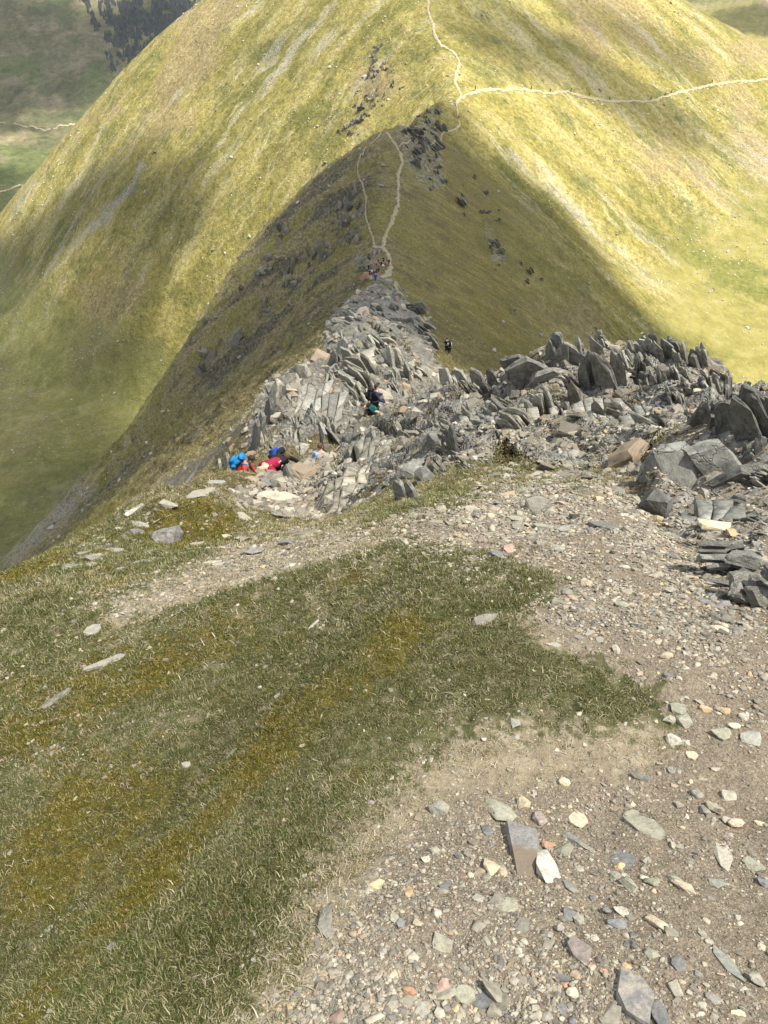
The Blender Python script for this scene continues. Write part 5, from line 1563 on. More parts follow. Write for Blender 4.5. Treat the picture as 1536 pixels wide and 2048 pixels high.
# ----------------------------------------------------------------------------
# single loose stones
# ----------------------------------------------------------------------------
def stone_mat(name, base, alt, amount=0.5, s=1.0, patch=None):
    t = NT(name)
    P = t.pos()
    tc = t.n('ShaderNodeTexCoord').outputs['Object']
    r = t.n('ShaderNodeObjectInfo').outputs['Random']
    a = t.noise(P, 28.0 * s, 4, 0.65); b = t.noise(P, 110.0 * s, 4, 0.7); g = t.noise(P, 9.0 * s, 3, 0.6)
    c = t.mix(t.math('MULTIPLY', t.smooth(a, 0.40, 0.66), amount), base, alt)
    c = t.mix(1.0, c, t.ramp(b, [(0.3, 0.70), (0.5, 1.0), (0.7, 1.22)]), 'MULTIPLY')
    c = t.mix(1.0, c, t.ramp(r, [(0.0, 0.80), (1.0, 1.18)]), 'MULTIPLY')
    c = t.mix(t.math('MULTIPLY', t.smooth(g, 0.58, 0.70), 0.35), c, (0.17, 0.13, 0.085))
    if patch:
        z = t.n('ShaderNodeSeparateXYZ', {0: tc}).outputs
        w = t.math('ADD', z[1], t.math('MULTIPLY', t.math('SUBTRACT', g, 0.5), 0.7))
        c = t.mix(t.smooth(w, -0.02, -0.10), c, patch)
    return t.done(c, 0.85, t.bump(b, 0.4, 0.004 / s, t.bump(a, 0.5, 0.012 / s)), 0.3)


SM = {
    'wedge': stone_mat('grey_brown_stone', (0.22, 0.208, 0.19), (0.33, 0.315, 0.285), .6, 1, (0.165, 0.13, 0.095)),
    'grey': stone_mat('grey_stone', (0.22, 0.205, 0.168), (0.315, 0.295, 0.238), .6),
    'green': stone_mat('greenish_stone', (0.235, 0.225, 0.165), (0.335, 0.32, 0.24), .6),
    'dark': stone_mat('dark_slate_stone', (0.135, 0.135, 0.13), (0.24, 0.235, 0.215), .5),
    'pale': stone_mat('pale_stone', (0.38, 0.35, 0.275), (0.28, 0.26, 0.205), .6),
    'white': stone_mat('white_speckled_stone', (0.43, 0.41, 0.34), (0.20, 0.19, 0.16), .55),
    'cream': stone_mat('cream_stone', (0.48, 0.41, 0.28), (0.42, 0.32, 0.19), .4),
    'orange': stone_mat('orange_stone', (0.42, 0.285, 0.155), (0.46, 0.36, 0.22), .5),
    'rust': stone_mat('rusty_stone', (0.36, 0.19, 0.11), (0.40, 0.30, 0.20), .5),
    'pink': stone_mat('pinkish_stone', (0.33, 0.215, 0.17), (0.36, 0.28, 0.22), .5),
    'plum': stone_mat('purplish_stone', (0.25, 0.21, 0.18), (0.33, 0.285, 0.24), .5),
    'tan': stone_mat('tan_stone', (0.40, 0.33, 0.23), (0.30, 0.26, 0.19), .5),
    'blue': stone_mat('blue_green_stone', (0.225, 0.228, 0.19), (0.32, 0.318, 0.262), .5),
    'lichen': stone_mat('lichened_stone', (0.21, 0.205, 0.185), (0.34, 0.31, 0.15), .7),
    'ochre': stone_mat('dark_and_ochre_stone', (0.12, 0.125, 0.135), (0.38, 0.31, 0.18), .55),
    'slab': stone_mat('worn_cream_slab', (0.36, 0.33, 0.25), (0.30, 0.27, 0.20), .4, .4),
    'mott': stone_mat('mottled_dark_stone', (0.15, 0.145, 0.14), (0.33, 0.29, 0.22), .65),
}
_rs = random.Random(31)
BIG_BLOCK = [hull_mesh('stone', block_points(_rs, _rs.randint(12, 17), .62), 2, 0.028, 200 + k) for k in range(10)]
BIG_ROUND = [hull_mesh('stone', block_points(_rs, 20, .30), 2, 0.022, 230 + k, smooth=True) for k in range(8)]
FLAT = []
for k in range(8):
    pts = []
    for sgn in (-1, 1):
        m = _rs.randint(5, 7)
        for q in range(m):
            a = 6.283 * (q + _rs.uniform(-.3, .3)) / m
            pts.append((.5 * math.cos(a) * _rs.uniform(.75, 1), .5 * math.sin(a) * _rs.uniform(.75, 1), sgn * .5 * _rs.uniform(.7, 1)))
    FLAT.append(hull_mesh('stone', pts, 2, 0.02, 260 + k))
WEDGE = [hull_mesh('stone', [(-.42, .5, .38), (.38, .30, .46), (.5, .22, -.5), (-.5, .5, -.5), (.16, -.5, -.1), (-.26, -.5, -.12), (.2, -.46, -.5), (-.30, -.5, -.5), (.30, -.1, .40), (-.36, -.08, .36), (.45, -.05, -.5)], 2, 0.012, 270)]
SHAPES = {'block': BIG_BLOCK, 'round': BIG_ROUND, 'flat': FLAT, 'wedge': WEDGE}
_slot = {}


def stone_mesh(shape, k, m):
    key = (shape, k % len(SHAPES[shape]), m)
    if key not in _slot:
        _slot[key] = slot_mesh(SHAPES[shape][key[1]], SM[m])
    return _slot[key]


STONES = [   # u, v of the middle, width and height in pixels, turn in degrees, thickness, colour, shape, mesh, label
    (1048, 1706, 66, 104, -10, .5, 'wedge', 'wedge', 0, 'largest wedge shaped grey stone with a brown lower half standing in the gravel'),
    (994, 1624, 50, 66, 35, .45, 'green', 'round', 0, 'pale green oval stone leaning behind the big grey wedge'),
    (1090, 1741, 47, 68, 0, .50, 'white', 'block', 1, 'white speckled diamond shaped stone right of the big grey wedge'),
    (983, 1737, 36, 40, 0, .60, 'cream', 'block', 2, 'cream lumpy stone just left of the big grey wedge'),
    (1001, 1742, 24, 30, 20, .5, 'tan', 'round', 1, 'small brown pebble touching the cream lumpy stone'),
    (1097, 1694, 28, 28, 0, .6, 'rust', 'block', 3, 'rust brown stone tucked against the right side of the big wedge'),
    (1127, 1704, 40, 34, -30, .5, 'green', 'block', 4, 'blocky grey green stone right of the rust brown one'),
    (1080, 1636, 28, 36, 10, .6, 'plum', 'round', 2, 'purplish brown oval pebble above the big grey wedge'),
    (877, 1622, 42, 42, 0, .5, 'grey', 'block', 5, 'blue grey stone lying alone in the dry straw grass'),
    (1129, 1567, 24, 24, 0, .6, 'cream', 'round', 3, 'pale yellow stone in the dry grass at the gravel edge'),
    (1241, 1732, 24, 26, 0, .7, 'orange', 'block', 6, 'orange block of stone resting on a dark flat slate'),
    (1248, 1718, 48, 42, -25, .12, 'dark', 'flat', 0, 'dark flat slate lying under an orange stone'),
    (1288, 1655, 48, 64, 42, .25, 'green', 'flat', 1, 'tilted greenish slab with a smaller plate on its upper edge'),
    (1264, 1628, 38, 18, 10, .3, 'green', 'flat', 2, 'small greenish plate at the top of the tilted slab'),
    (1352, 1764, 32, 36, 25, .45, 'green', 'block', 7, 'grey green stone against a brown one right of the orange block'),
    (1370, 1777, 30, 38, 40, .45, 'tan', 'block', 8, 'light brown stone against the lower right of a grey green one'),
    (1317, 1851, 36, 48, 28, .55, 'tan', 'round', 4, 'tan egg shaped stone in the middle of the gravel'),
    (650, 1848, 38, 62, 12, .40, 'grey', 'block', 9, 'lone grey stone on the bare ground beside the dry grass'),
    (1268, 1998, 76, 108, -8, .35, 'mott', 'flat', 3, 'large dark mottled slab at the bottom of the picture'),
    (1317, 2032, 36, 54, 8, .3, 'dark', 'flat', 4, 'narrow dark slate beside the large mottled slab'),
    (886, 1886, 42, 52, -10, .55, 'green', 'block', 0, 'lumpy grey green stone with a yellow fleck low in the gravel'),
    (1160, 1905, 42, 58, 20, .4, 'plum', 'flat', 5, 'brown tinged flat stone in the centre of the lower gravel'),
    (1354, 1932, 38, 30, 15, .5, 'dark', 'block', 1, 'dark angular stone right of the brown tinged flat one'),
    (1456, 1928, 32, 62, 5, .3, 'blue', 'flat', 6, 'long pale blue grey slate standing out at the lower right'),
    (1448, 1708, 34, 60, -20, .15, 'pale', 'flat', 7, 'thin pale plate half sunk in the gravel on the right'),
    (1506, 1732, 46, 32, -35, .35, 'green', 'block', 2, 'greenish stone with a split edge near the right border'),
    (1435, 1768, 32, 26, 10, .4, 'blue', 'block', 3, 'blue grey angular stone below the thin pale plate'),
    (885, 1975, 28, 26, 30, .6, 'pink', 'block', 4, 'brick pink stone near the bottom edge of the gravel'),
    (818, 1985, 30, 22, -15, .5, 'rust', 'block', 5, 'orange red stone at the lower left of the gravel'),
    (911, 2018, 17, 22, 0, .7, 'orange', 'block', 6, 'small upright orange stone at the bottom edge'),
    (1146, 1988, 28, 26, 10, .6, 'cream', 'round', 5, 'cream pebble left of the large mottled slab'),
    (929, 1992, 46, 40, -20, .25, 'green', 'flat', 0, 'greenish flat stone next to a broad slate at the bottom'),
    (962, 2000, 58, 40, 5, .22, 'dark', 'flat', 1, 'broad grey slate next to the greenish flat stone'),
    (1012, 1808, 50, 36, -30, .15, 'green', 'flat', 2, 'pale greenish plate half buried below the big wedge'),
    (870, 1828, 26, 26, 0, .6, 'pale', 'block', 7, 'pale square stone on the left fringe of the gravel'),
    (818, 1786, 24, 26, 0, .6, 'orange', 'block', 8, 'orange and white stone on the left fringe of the gravel'),
    (1139, 1776, 24, 32, 10, .5, 'grey', 'round', 6, 'grey oval pebble just below the white speckled stone'),
    (1155, 1640, 40, 34, -25, .2, 'tan', 'flat', 3, 'flat brown plate above the blocky stones'),
    (1160, 1690, 20, 52, 30, .5, 'lichen', 'block', 9, 'thin ribbed sliver of yellowish rock standing on edge'),
    (1440, 1470, 36, 40, 35, .45, 'green', 'block', 0, 'greenish pointed stone by the right hand edge of the grass'),
    (1500, 1480, 40, 34, -30, .45, 'blue', 'block', 1, 'pale blue grey stone at the right border halfway down'),
    (1466, 1455, 26, 20, 10, .5, 'cream', 'round', 7, 'rounded cream stone above the greenish pointed stone'),
    (1330, 1318, 30, 22, 5, .7, 'tan', 'round', 0, 'round brown stone in the bare hollow of the path'),
    (1336, 1356, 24, 18, -20, .5, 'dark', 'block', 2, 'small dark stone below the round brown one'),
    (1129, 1567, 10, 10, 0, .6, 'cream', 'round', 1, None),
    (1030, 1450, 20, 28, 0, .5, 'blue', 'block', 3, 'pale grey stone sitting in the thin grass'),
    (1031, 1476, 18, 16, 0, .5, 'grey', 'block', 4, 'smaller grey stone just under the pale grey one in thin grass'),
    (1076, 1014, 56, 44, 12, .8, 'grey', 'block', 5, 'big squared block of light grey rock on top of the gravel mound'),
    (1210, 1053, 58, 30, 10, .28, 'dark', 'flat', 4, 'dark slate plate lying on the brow of the gravel mound'),
    (1128, 1055, 34, 20, -25, .5, 'blue', 'block', 6, 'blue green stone between the squared block and the slate plate'),
    (1050, 992, 34, 16, 0, .6, 'pale', 'block', 7, 'pale stone just above and left of the squared block'),
    (1018, 1101, 26, 24, -20, .6, 'pink', 'block', 8, 'pink stone at the top edge of the green turf'),
    (990, 1113, 30, 24, 5, .5, 'dark', 'block', 9, 'dark blue stone at the top edge of the green turf'),
    (981, 1036, 18, 18, 0, .8, 'cream', 'round', 2, 'cream pebble left of the squared block'),
    (1115, 1100, 28, 20, 0, .5, 'blue', 'round', 3, 'blue grey oval stone on the slope below the slate plate'),
    (1416, 1079, 64, 34, -6, .7, 'cream', 'block', 0, 'long pale topped stone at the lip of the dark hollow'),
    (1458, 1088, 28, 40, -20, .6, 'orange', 'block', 1, 'orange stained stone right of the long pale topped one'),
    (1396, 1094, 14, 18, 0, .8, 'rust', 'round', 4, 'small red brown pebble in front of the long pale topped stone'),
    (1425, 1122, 60, 22, 0, .6, 'dark', 'block', 2, 'very dark low rock right below the orange stained stone'),
    (1385, 1150, 28, 14, -25, .6, 'pale', 'block', 3, 'long pale stone left of the very dark low rock'),
    (1250, 1135, 26, 12, -5, .6, 'pale', 'round', 5, 'flat white stone on the gravel right of the turf tip'),
    (1243, 1213, 28, 18, -25, .6, 'green', 'round', 6, 'smooth greenish stone at the edge of the worn straw'),
    (1444, 1212, 36, 18, 0, .7, 'mott', 'block', 4, 'dark brown stone with a rusty end by the right hand heap'),
    (1408, 1205, 26, 18, 20, .6, 'dark', 'block', 5, 'purple dark stone left of the one with a rusty end'),
    (1110, 1293, 22, 14, -15, .4, 'pale', 'flat', 5, 'pale flat stone in the straw beside the green turf'),
    (1155, 1280, 18, 12, -30, .4, 'grey', 'flat', 6, 'narrow grey stone on the worn straw'),
    (968, 1238, 34, 78, -52, .3, 'grey', 'flat', 2, 'long grey rock half buried in the green turf'),
    (187, 1264, 36, 26, 10, .3, 'grey', 'flat', 0, 'flat grey stone lying in the rough grass on the left'),
    (208, 1326, 22, 88, -58, .3, 'grey', 'flat', 7, 'long narrow grey rock sticking out of the left hand grass'),
    (111, 1398, 22, 44, -20, .4, 'mott', 'flat', 1, 'dark stone in a small hole near the left border'),
    (318, 1142, 32, 20, 10, .5, 'pale', 'block', 6, 'pale block on the bare patch below the left mound'),
    (607, 1069, 64, 22, -10, .45, 'lichen', 'flat', 3, 'flat yellow lichened stone on the brow left of centre'),
    (573, 1086, 36, 20, 5, .35, 'dark', 'flat', 4, 'dark flat stone below the yellow lichened one'),
    (566, 1103, 12, 11, 0, .8, 'white', 'round', 7, 'white pebble below the dark flat stone on the brow'),
    (582, 1132, 20, 12, 10, .6, 'pale', 'block', 7, 'pale chip of rock in the grass under the brow'),
    (336, 1078, 52, 62, -18, .8, 'ochre', 'block', 8, 'upright split rock, blue black and ochre, on the left mound'),
    (392, 1090, 30, 22, 0, .5, 'tan', 'block', 9, 'brown stone at the foot of the upright split rock'),
    (304, 1108, 26, 18, 0, .6, 'dark', 'block', 0, 'dark stone left under the upright split rock'),
    (228, 1100, 40, 14, -8, .4, 'grey', 'flat', 0, 'low grey slab in the grass at the far left brow'),
    (280, 1050, 36, 18, -10, .4, 'grey', 'flat', 1, 'grey slab on the left hand edge beside the mossy mound'),
    (266, 1024, 13, 20, -20, .5, 'white', 'block', 1, 'small white triangular stone on the left hand edge'),
    (272, 1063, 30, 14, 0, .5, 'dark', 'flat', 2, 'dark slab below the grey one on the left hand edge'),
    (556, 996, 86, 30, 0, .3, 'slab', 'flat', 3, 'large worn cream slab lying on the path below the walkers'),
    (400, 992, 66, 20, -5, .35, 'pale', 'flat', 4, 'flat pale slab beside the moss at the left of the path'),
    (337, 1012, 40, 22, 0, .5, 'grey', 'block', 2, 'grey boulder on the left edge under the flat pale slab'),
    (470, 1010, 40, 20, -10, .4, 'pale', 'flat', 5, 'cracked pale plate on the path left of the worn cream slab'),
    (490, 1040, 44, 22, 10, .4, 'pale', 'flat', 6, 'pale plate at the near end of the path'),
    (560, 1035, 40, 20, 5, .5, 'mott', 'block', 3, 'brown rock at the near end of the path'),
    (585, 1028, 34, 14, -12, .5, 'dark', 'flat', 7, 'dark tilted slate at the near end of the path'),
    (380, 962, 34, 18, 0, .6, 'mott', 'block', 4, 'brown and white rock under moss on the left edge'),
    (432, 962, 40, 12, 0, .4, 'blue', 'flat', 0, 'blue grey plate in the moss beside the walker in red'),
    (530, 965, 22, 26, 15, .5, 'dark', 'block', 5, 'dark upright stone just below the walkers in red'),
    (562, 962, 26, 20, 0, .6, 'grey', 'block', 6, 'square grey stone right of the dark upright stone'),
    (520, 1375, 9, 9, 0, .8, 'white', 'round', 0, 'tiny white pebble in the grass left of centre'),
    (568, 1643, 14, 16, 0, .7, 'cream', 'block', 7, 'cream pebble alone in the lower green turf'),
    (628, 1248, 9, 20, -30, .5, 'white', 'block', 8, 'white sliver of stone in the grass near the middle'),
    (464, 1506, 22, 14, 0, .5, 'blue', 'flat', 1, 'blue grey stone sunk in the grass on the turf step'),
    (555, 1394, 14, 12, 0, .6, 'blue', 'block', 9, 'blue pebble in the green grass left of centre'),
    (372, 1530, 24, 16, -30, .4, 'grey', 'flat', 2, 'grey stone sunk in the left hand turf'),
    (326, 1762, 12, 14, 0, .7, 'pale', 'round', 1, 'pale pebble on the turf step at the lower left'),
    (98, 2026, 20, 26, 0, .5, 'grey', 'block', 0, 'grey stone in the grass at the bottom left corner'),
    (226, 1898, 22, 20, 0, .5, 'grey', 'flat', 3, 'flat grey stone in the lower left turf'),
    (98, 1860, 16, 18, 0, .5, 'grey', 'round', 2, 'little grey stone deep in the lower left grass'),
    (743, 1606, 16, 14, 0, .7, 'plum', 'round', 3, 'purplish pebble on the dry grass edge'),
    (610, 1755, 10, 12, 0, .7, 'white', 'block', 1, 'white pebble in the thin lower turf'),
]


def lay_stone(o, P, t, w, h, turn, th, sink=0.36):
    """seat a stone on the slope so that it is w x h pixels as the camera sees it"""
    n = gnormal(P[0:1], P[1:2], np.array([max(0.06, 0.02 * t)]))[0]
    d = -P / np.linalg.norm(P)
    f = max(0.22, float(n @ d))                       # foreshortening of lengths running away from the viewer
    k = t / FPX
    wx, ly = w * k, h * k
    tz = th * min(w, h) * k
    a = math.radians(turn)
    if abs(math.cos(a)) > .7:
        ly = max((ly - tz * math.sqrt(1 - f * f)) / f, ly * 0.8)
        ly = min(ly, 2.2 * max(wx, h * k))
    zx = Vector(n)
    yx = (Vector((0, 1, 0)) - zx * zx.y).normalized()
    xx = yx.cross(zx)
    R = Matrix((xx, yx, zx)).transposed() @ Matrix.Rotation(a, 3, 'Z')
    c = Vector(P) + zx * tz * (0.5 - sink)
    o.matrix_world = Matrix.LocRotScale(c, R.to_quaternion(), Vector((wx, ly, tz)))


def loose_stones():
    S = [s for s in STONES if s[9]]
    u = np.array([s[0] for s in S], float); v = np.array([s[1] for s in S], float)
    P, T = march(u, v, n=800)
    P[:, 2] = ground(P[:, 0], P[:, 1])
    for s, p, t in zip(S, P, T):
        o = bpy.data.objects.new('stone', stone_mesh(s[7], s[8], s[6])); link(o)
        lay_stone(o, p, t, s[2] * 1.12, s[3] * 1.12, s[4], s[5])
        tag(o, s[9], 'stone', 'loose stones on the slope')
    # the many smaller ones: nothing tells those of one colour apart
    rng = np.random.default_rng(77)
    kinds = [('grey', 'grey', 44, 'small grey stone lying loose in the gravel on the right'), ('green', 'greenish', 30, 'small greenish grey stone lying loose in the gravel on the right'),
             ('dark', 'dark', 20, 'small dark slate chip lying loose in the gravel on the right'), ('pale', 'pale', 28, 'small pale stone lying loose in the gravel on the right'),
             ('orange', 'orange', 8, 'small orange stone lying loose in the gravel on the right'), ('tan', 'brownish', 18, 'small brown stone lying loose in the gravel on the right'), ('cream', 'cream', 9, 'small cream pebble lying loose in the gravel on the right')]
    poly = [(640, 2046), (780, 1830), (860, 1690), (970, 1610), (1150, 1600), (1340, 1510), (1340, 1390), (1180, 1300), (1100, 1240), (1130, 1180), (1100, 1130), (960, 1090), (850, 1070), (960, 1000), (1260, 985), (1340, 1070), (1420, 1110), (1530, 1250), (1530, 2046)]
    placed = [(s[0], s[1], max(s[2], s[3]) * .55) for s in S]
    for m, word, cnt, label in kinds:
        got = 0
        while got < cnt:
            pts = sample_poly(rng, poly, 12)
            for a, b in pts:
                r = 10 + 13 * rng.random() ** 1.8
                if b < 1250:
                    r *= .8
                if got < cnt and all(math.hypot(a - q[0], b - q[1]) > q[2] + r * .55 for q in placed):
                    placed.append((a, b, r * .55)); got += 1
                    Q, t = march([a], [b], t0=.9, t1=9, n=160)
                    if math.isnan(t[0]):
                        continue
                    Q[:, 2] = h_smooth(Q[:, 0], Q[:, 1])
                    sh = ('block', 'round', 'flat', 'block')[int(rng.integers(4))]
                    o = bpy.data.objects.new('stone', stone_mesh(sh, int(rng.integers(8)), m)); link(o)
                    lay_stone(o, Q[0], float(t[0]), r * 2 * rng.uniform(.75, 1.15), r * 2 * rng.uniform(.65, 1.0), rng.uniform(0, 360), rng.uniform(.4, .7) if sh != 'flat' else   .3, .38)
                    tag(o, label, 'stone', '%s stones scattered in the gravel' % word)

    # rocks sunk in the turf of the left brow
    poly = [(60, 1150), (190, 1080), (330, 1000), (470, 955), (520, 1010), (480, 1060), (640, 1075), (560, 1120), (300, 1150)]
    pts = sample_poly(rng, poly, 44)
    Q, t = march(pts[:, 0], pts[:, 1], t0=2, t1=22, n=300)
    for (a, b), q, tt in zip(pts, Q, t):
        if math.isnan(tt) or any(math.hypot(a - p_[0], b - p_[1]) < p_[2] + 8 for p_ in placed):
            continue
        q[2] = h_smooth(q[0:1], q[1:2])[0]
        r = 8 + 16 * rng.random() ** 2
        m = ('grey', 'lichen', 'mott', 'pale')[int(rng.integers(4))]
        o = bpy.data.objects.new('stone', stone_mesh('block' if rng.random() < .6 else 'flat', int(rng.integers(8)), m)); link(o)
        lay_stone(o, q, float(tt), r * 2.4, r * 1.3, rng.uniform(-40, 40), .5, .42)
        tag(o, {'grey': 'grey rock sunk in the turf of the left hand brow', 'lichen': 'yellow lichened rock sunk in the turf of the left hand brow', 'mott': 'dark rock sunk in the turf of the left hand brow', 'pale': 'pale rock sunk in the turf of the left hand brow'}[m], 'stone', '%s rocks in the turf of the brow' % {'grey': 'grey', 'lichen': 'lichened', 'mott': 'dark', 'pale': 'pale'}[m])


loose_stones()
# ----------------------------------------------------------------------------
# walkers
# ----------------------------------------------------------------------------
def cloth(name, col, rough=0.85, s=40.0):
    t = NT(name)
    tc = t.n('ShaderNodeTexCoord').outputs['Object']
    n = t.noise(tc, s * .25, 3, 0.6)
    c = t.mix(1.0, col, t.ramp(n, [(0.3, 0.75), (0.6, 1.12)]), 'MULTIPLY')
    return t.done(c, rough, t.bump(n, 0.35, 0.02), 0.25)


SKIN = cloth('skin', (0.52, 0.31, 0.23), 0.6, 80)
HAIR = cloth('dark_hair', (0.025, 0.018, 0.013), 0.6)
BROWN_HAIR = cloth('brown_hair', (0.075, 0.045, 0.025), 0.6)
CL = {k: cloth(k + '_cloth', v) for k, v in dict(
    red=(0.42, 0.04, 0.03), crimson=(0.23, 0.012, 0.035), black=(0.012, 0.012, 0.014), navy=(0.018, 0.026, 0.055), blue=(0.025, 0.075, 0.30), cyan=(0.015, 0.17, 0.36),
    paleblue=(0.32, 0.47, 0.78), teal=(0.006, 0.075, 0.065), grey=(0.12, 0.12, 0.125), white=(0.68, 0.68, 0.66), tan=(0.25, 0.20, 0.14), rose=(0.42, 0.16, 0.16), purple=(0.10, 0.05, 0.14), green=(0.05, 0.11, 0.06)).items()}


def skin_mesh(name, verts, edges, mat, sub=1, root=0):
    """one continuous tapering surface grown over a skeleton: verts are (x, y, z, rx, ry)"""
    me = bpy.data.meshes.new(name + '_bones')
    me.from_pydata([v[:3] for v in verts], edges, [])
    o = bpy.data.objects.new(name + '_bones', me)
    COL.objects.link(o)
    m = o.modifiers.new('skin', 'SKIN'); m.use_smooth_shade = True
    sv = me.skin_vertices[0].data
    for i, v in enumerate(verts):
        sv[i].radius = (v[3], v[4] if len(v) > 4 else v[3])
        sv[i].use_root = (i == root)
    if sub:
        s = o.modifiers.new('sub', 'SUBSURF'); s.levels = sub; s.render_levels = sub
    dg = bpy.context.evaluated_depsgraph_get()
    out = bpy.data.meshes.new_from_object(o.evaluated_get(dg))
    out.name = name
    bpy.data.objects.remove(o); bpy.data.meshes.remove(me)
    out.materials.clear(); out.materials.append(mat)
    out.polygons.foreach_set('use_smooth', np.ones(len(out.polygons), bool))
    return out


class Body:
    """joint positions of one walker; x right, y forward, z up from the feet"""
    def __init__(self, bend=0.1, twist=0.0, side=0.0, knees=0.05, head=(0.0, 0.05), arms=((25, -10, 20), (25, -10, 20)), stride=0.12, crouch=0.0, build=1.0):
        hip = 0.95 - crouch
        fwd = Vector((math.sin(side), math.sin(bend) * math.cos(side), math.cos(bend) * math.cos(side)))
        self.pel = Vector((0, -0.10 * crouch / .4 - .12 * math.sin(bend), hip))
        up = fwd.normalized()
        rt = Vector((math.cos(twist), math.sin(twist), 0))
        rt = (rt - up * rt.dot(up)).normalized()
        fr = up.cross(rt) * -1
        fr = rt.cross(up) * -1
        self.up, self.rt, self.fr = up, rt, up.cross(rt)
        self.fr = -rt.cross(up) if (-rt.cross(up)).y > 0 or bend > 1 else rt.cross(up)
        self.fr = up.cross(rt) if (up.cross(rt)).dot(Vector((0, 1, -.5))) > 0 else rt.cross(up)
        p = self.pel
        self.waist = p + up * .16
        self.chest = p + up * .36
        self.neck0 = p + up * .52
        hd = (up + self.fr * head[1] * 2 + self.rt * head[0] * 2 + Vector((0, 0, .35))).normalized()
        self.hd = hd
        self.neck = self.neck0 + hd * .08
        self.head = self.neck0 + hd * .19
        self.top = self.neck0 + hd * .27
        self.face = (self.fr - hd * self.fr.dot(hd)).normalized()
        self.arm = []
        for sgn, (out, fwd_, elb) in zip((-1, 1), arms):
            sh = self.neck0 - up * .06 + rt * sgn * .18 * build
            o, f, e = math.radians(out), math.radians(fwd_), math.radians(elb)
            base = -up if bend < 0.9 else Vector((0, 0, -1))
            d = (base * math.cos(f) * math.cos(o) + self.fr * math.sin(f) + rt * sgn * math.sin(o)).normalized()
            el = sh + d * .28
            d2 = (d * math.cos(e) + self.fr * math.sin(e)).normalized()
            wr = el + d2 * .25
            self.arm.append((sh, el, wr, d2))
        self.leg = []
        for sgn in (-1, 1):
            h = p + Vector((sgn * .09, 0, -.03))
            ft = Vector((sgn * .11, sgn * stride * .5, 0.07))
            mid = (h + ft) * .5
            L = (h - ft).length
            off = math.sqrt(max(.0, .44 ** 2 - (L / 2) ** 2))
            kn = mid + Vector((0, 1, .1)).normalized() * off
            self.leg.append((h, kn, ft))

    def skeleton(self, what, grow=0.0, puff=False):
        V, E = [], []

        def chain(pts, start=None):
            prev = start
            for p, r in pts:
                V.append((p.x, p.y, p.z, r + grow, r + grow)); i = len(V) - 1
                if prev is not None:
                    E.append((prev, i))
                prev = i
            return prev
        if what in ('body', 'jacket'):
            chain([(self.pel, .135)])
            w = chain([(self.waist, .125), (self.chest, .145)], 0)
            n = chain([(self.neck0, .085)], w)
            if what == 'body':
                k = chain([(self.neck, .055)], n)
                k2 = chain([(self.head - self.hd * .02 + self.face * .01, .082)], k)
                chain([(self.top - self.hd * .02, .072)], k2)
            for sgn, (sh, el, wr, d) in zip((-1, 1), self.arm):
                i = chain([(sh, .062)], w if False else n)
                if puff:
                    pts = []
                    for q in range(1, 7):
                        pts.append((sh.lerp(el, q / 6), .062 if q % 2 else .048))
                    for q in range(1, 6):
                        pts.append((el.lerp(wr, q / 5), .056 if q % 2 else .044))
                    i = chain(pts, i)
                else:
                    i = chain([(sh.lerp(el, .5), .052), (el, .045), (el.lerp(wr, .5), .042), (wr, .030)], i)
                if what == 'body':
                    pal = wr + d * .06
                    i = chain([(pal, .026)], i)
                    sd = d.cross(self.up).normalized() if abs(d.dot(self.up)) < .95 else self.rt
                    for f, (a, l) in enumerate(((-.024, .075), (-.008, .085), (.008, .08), (.024, .065))):
                        b = pal + sd * a + d * .02
                        chain([(b, .010 - grow), (b + d * l * .5, .009), (b + d * l * .9 + self.fr * .012, .007)], i)
                    chain([(wr + d * .03 + sd * .035, .011), (wr + d * .065 + sd * .055, .009)], i - 1)
        if what in ('body', 'trousers'):
            if what == 'trousers':
                chain([(self.pel, .130)])
            for h, kn, ft in self.leg:
                i = chain([(h, .088), (h.lerp(kn, .5), .076), (kn, .058), (kn.lerp(ft, .4), .056), (ft + Vector((0, 0, .04)), .042)], 0)
                if what == 'body':
                    chain([(ft + Vector((0, .02, -.03)), .042), (ft + Vector((0, .15, -.045)), .032)], i)
        return V, E


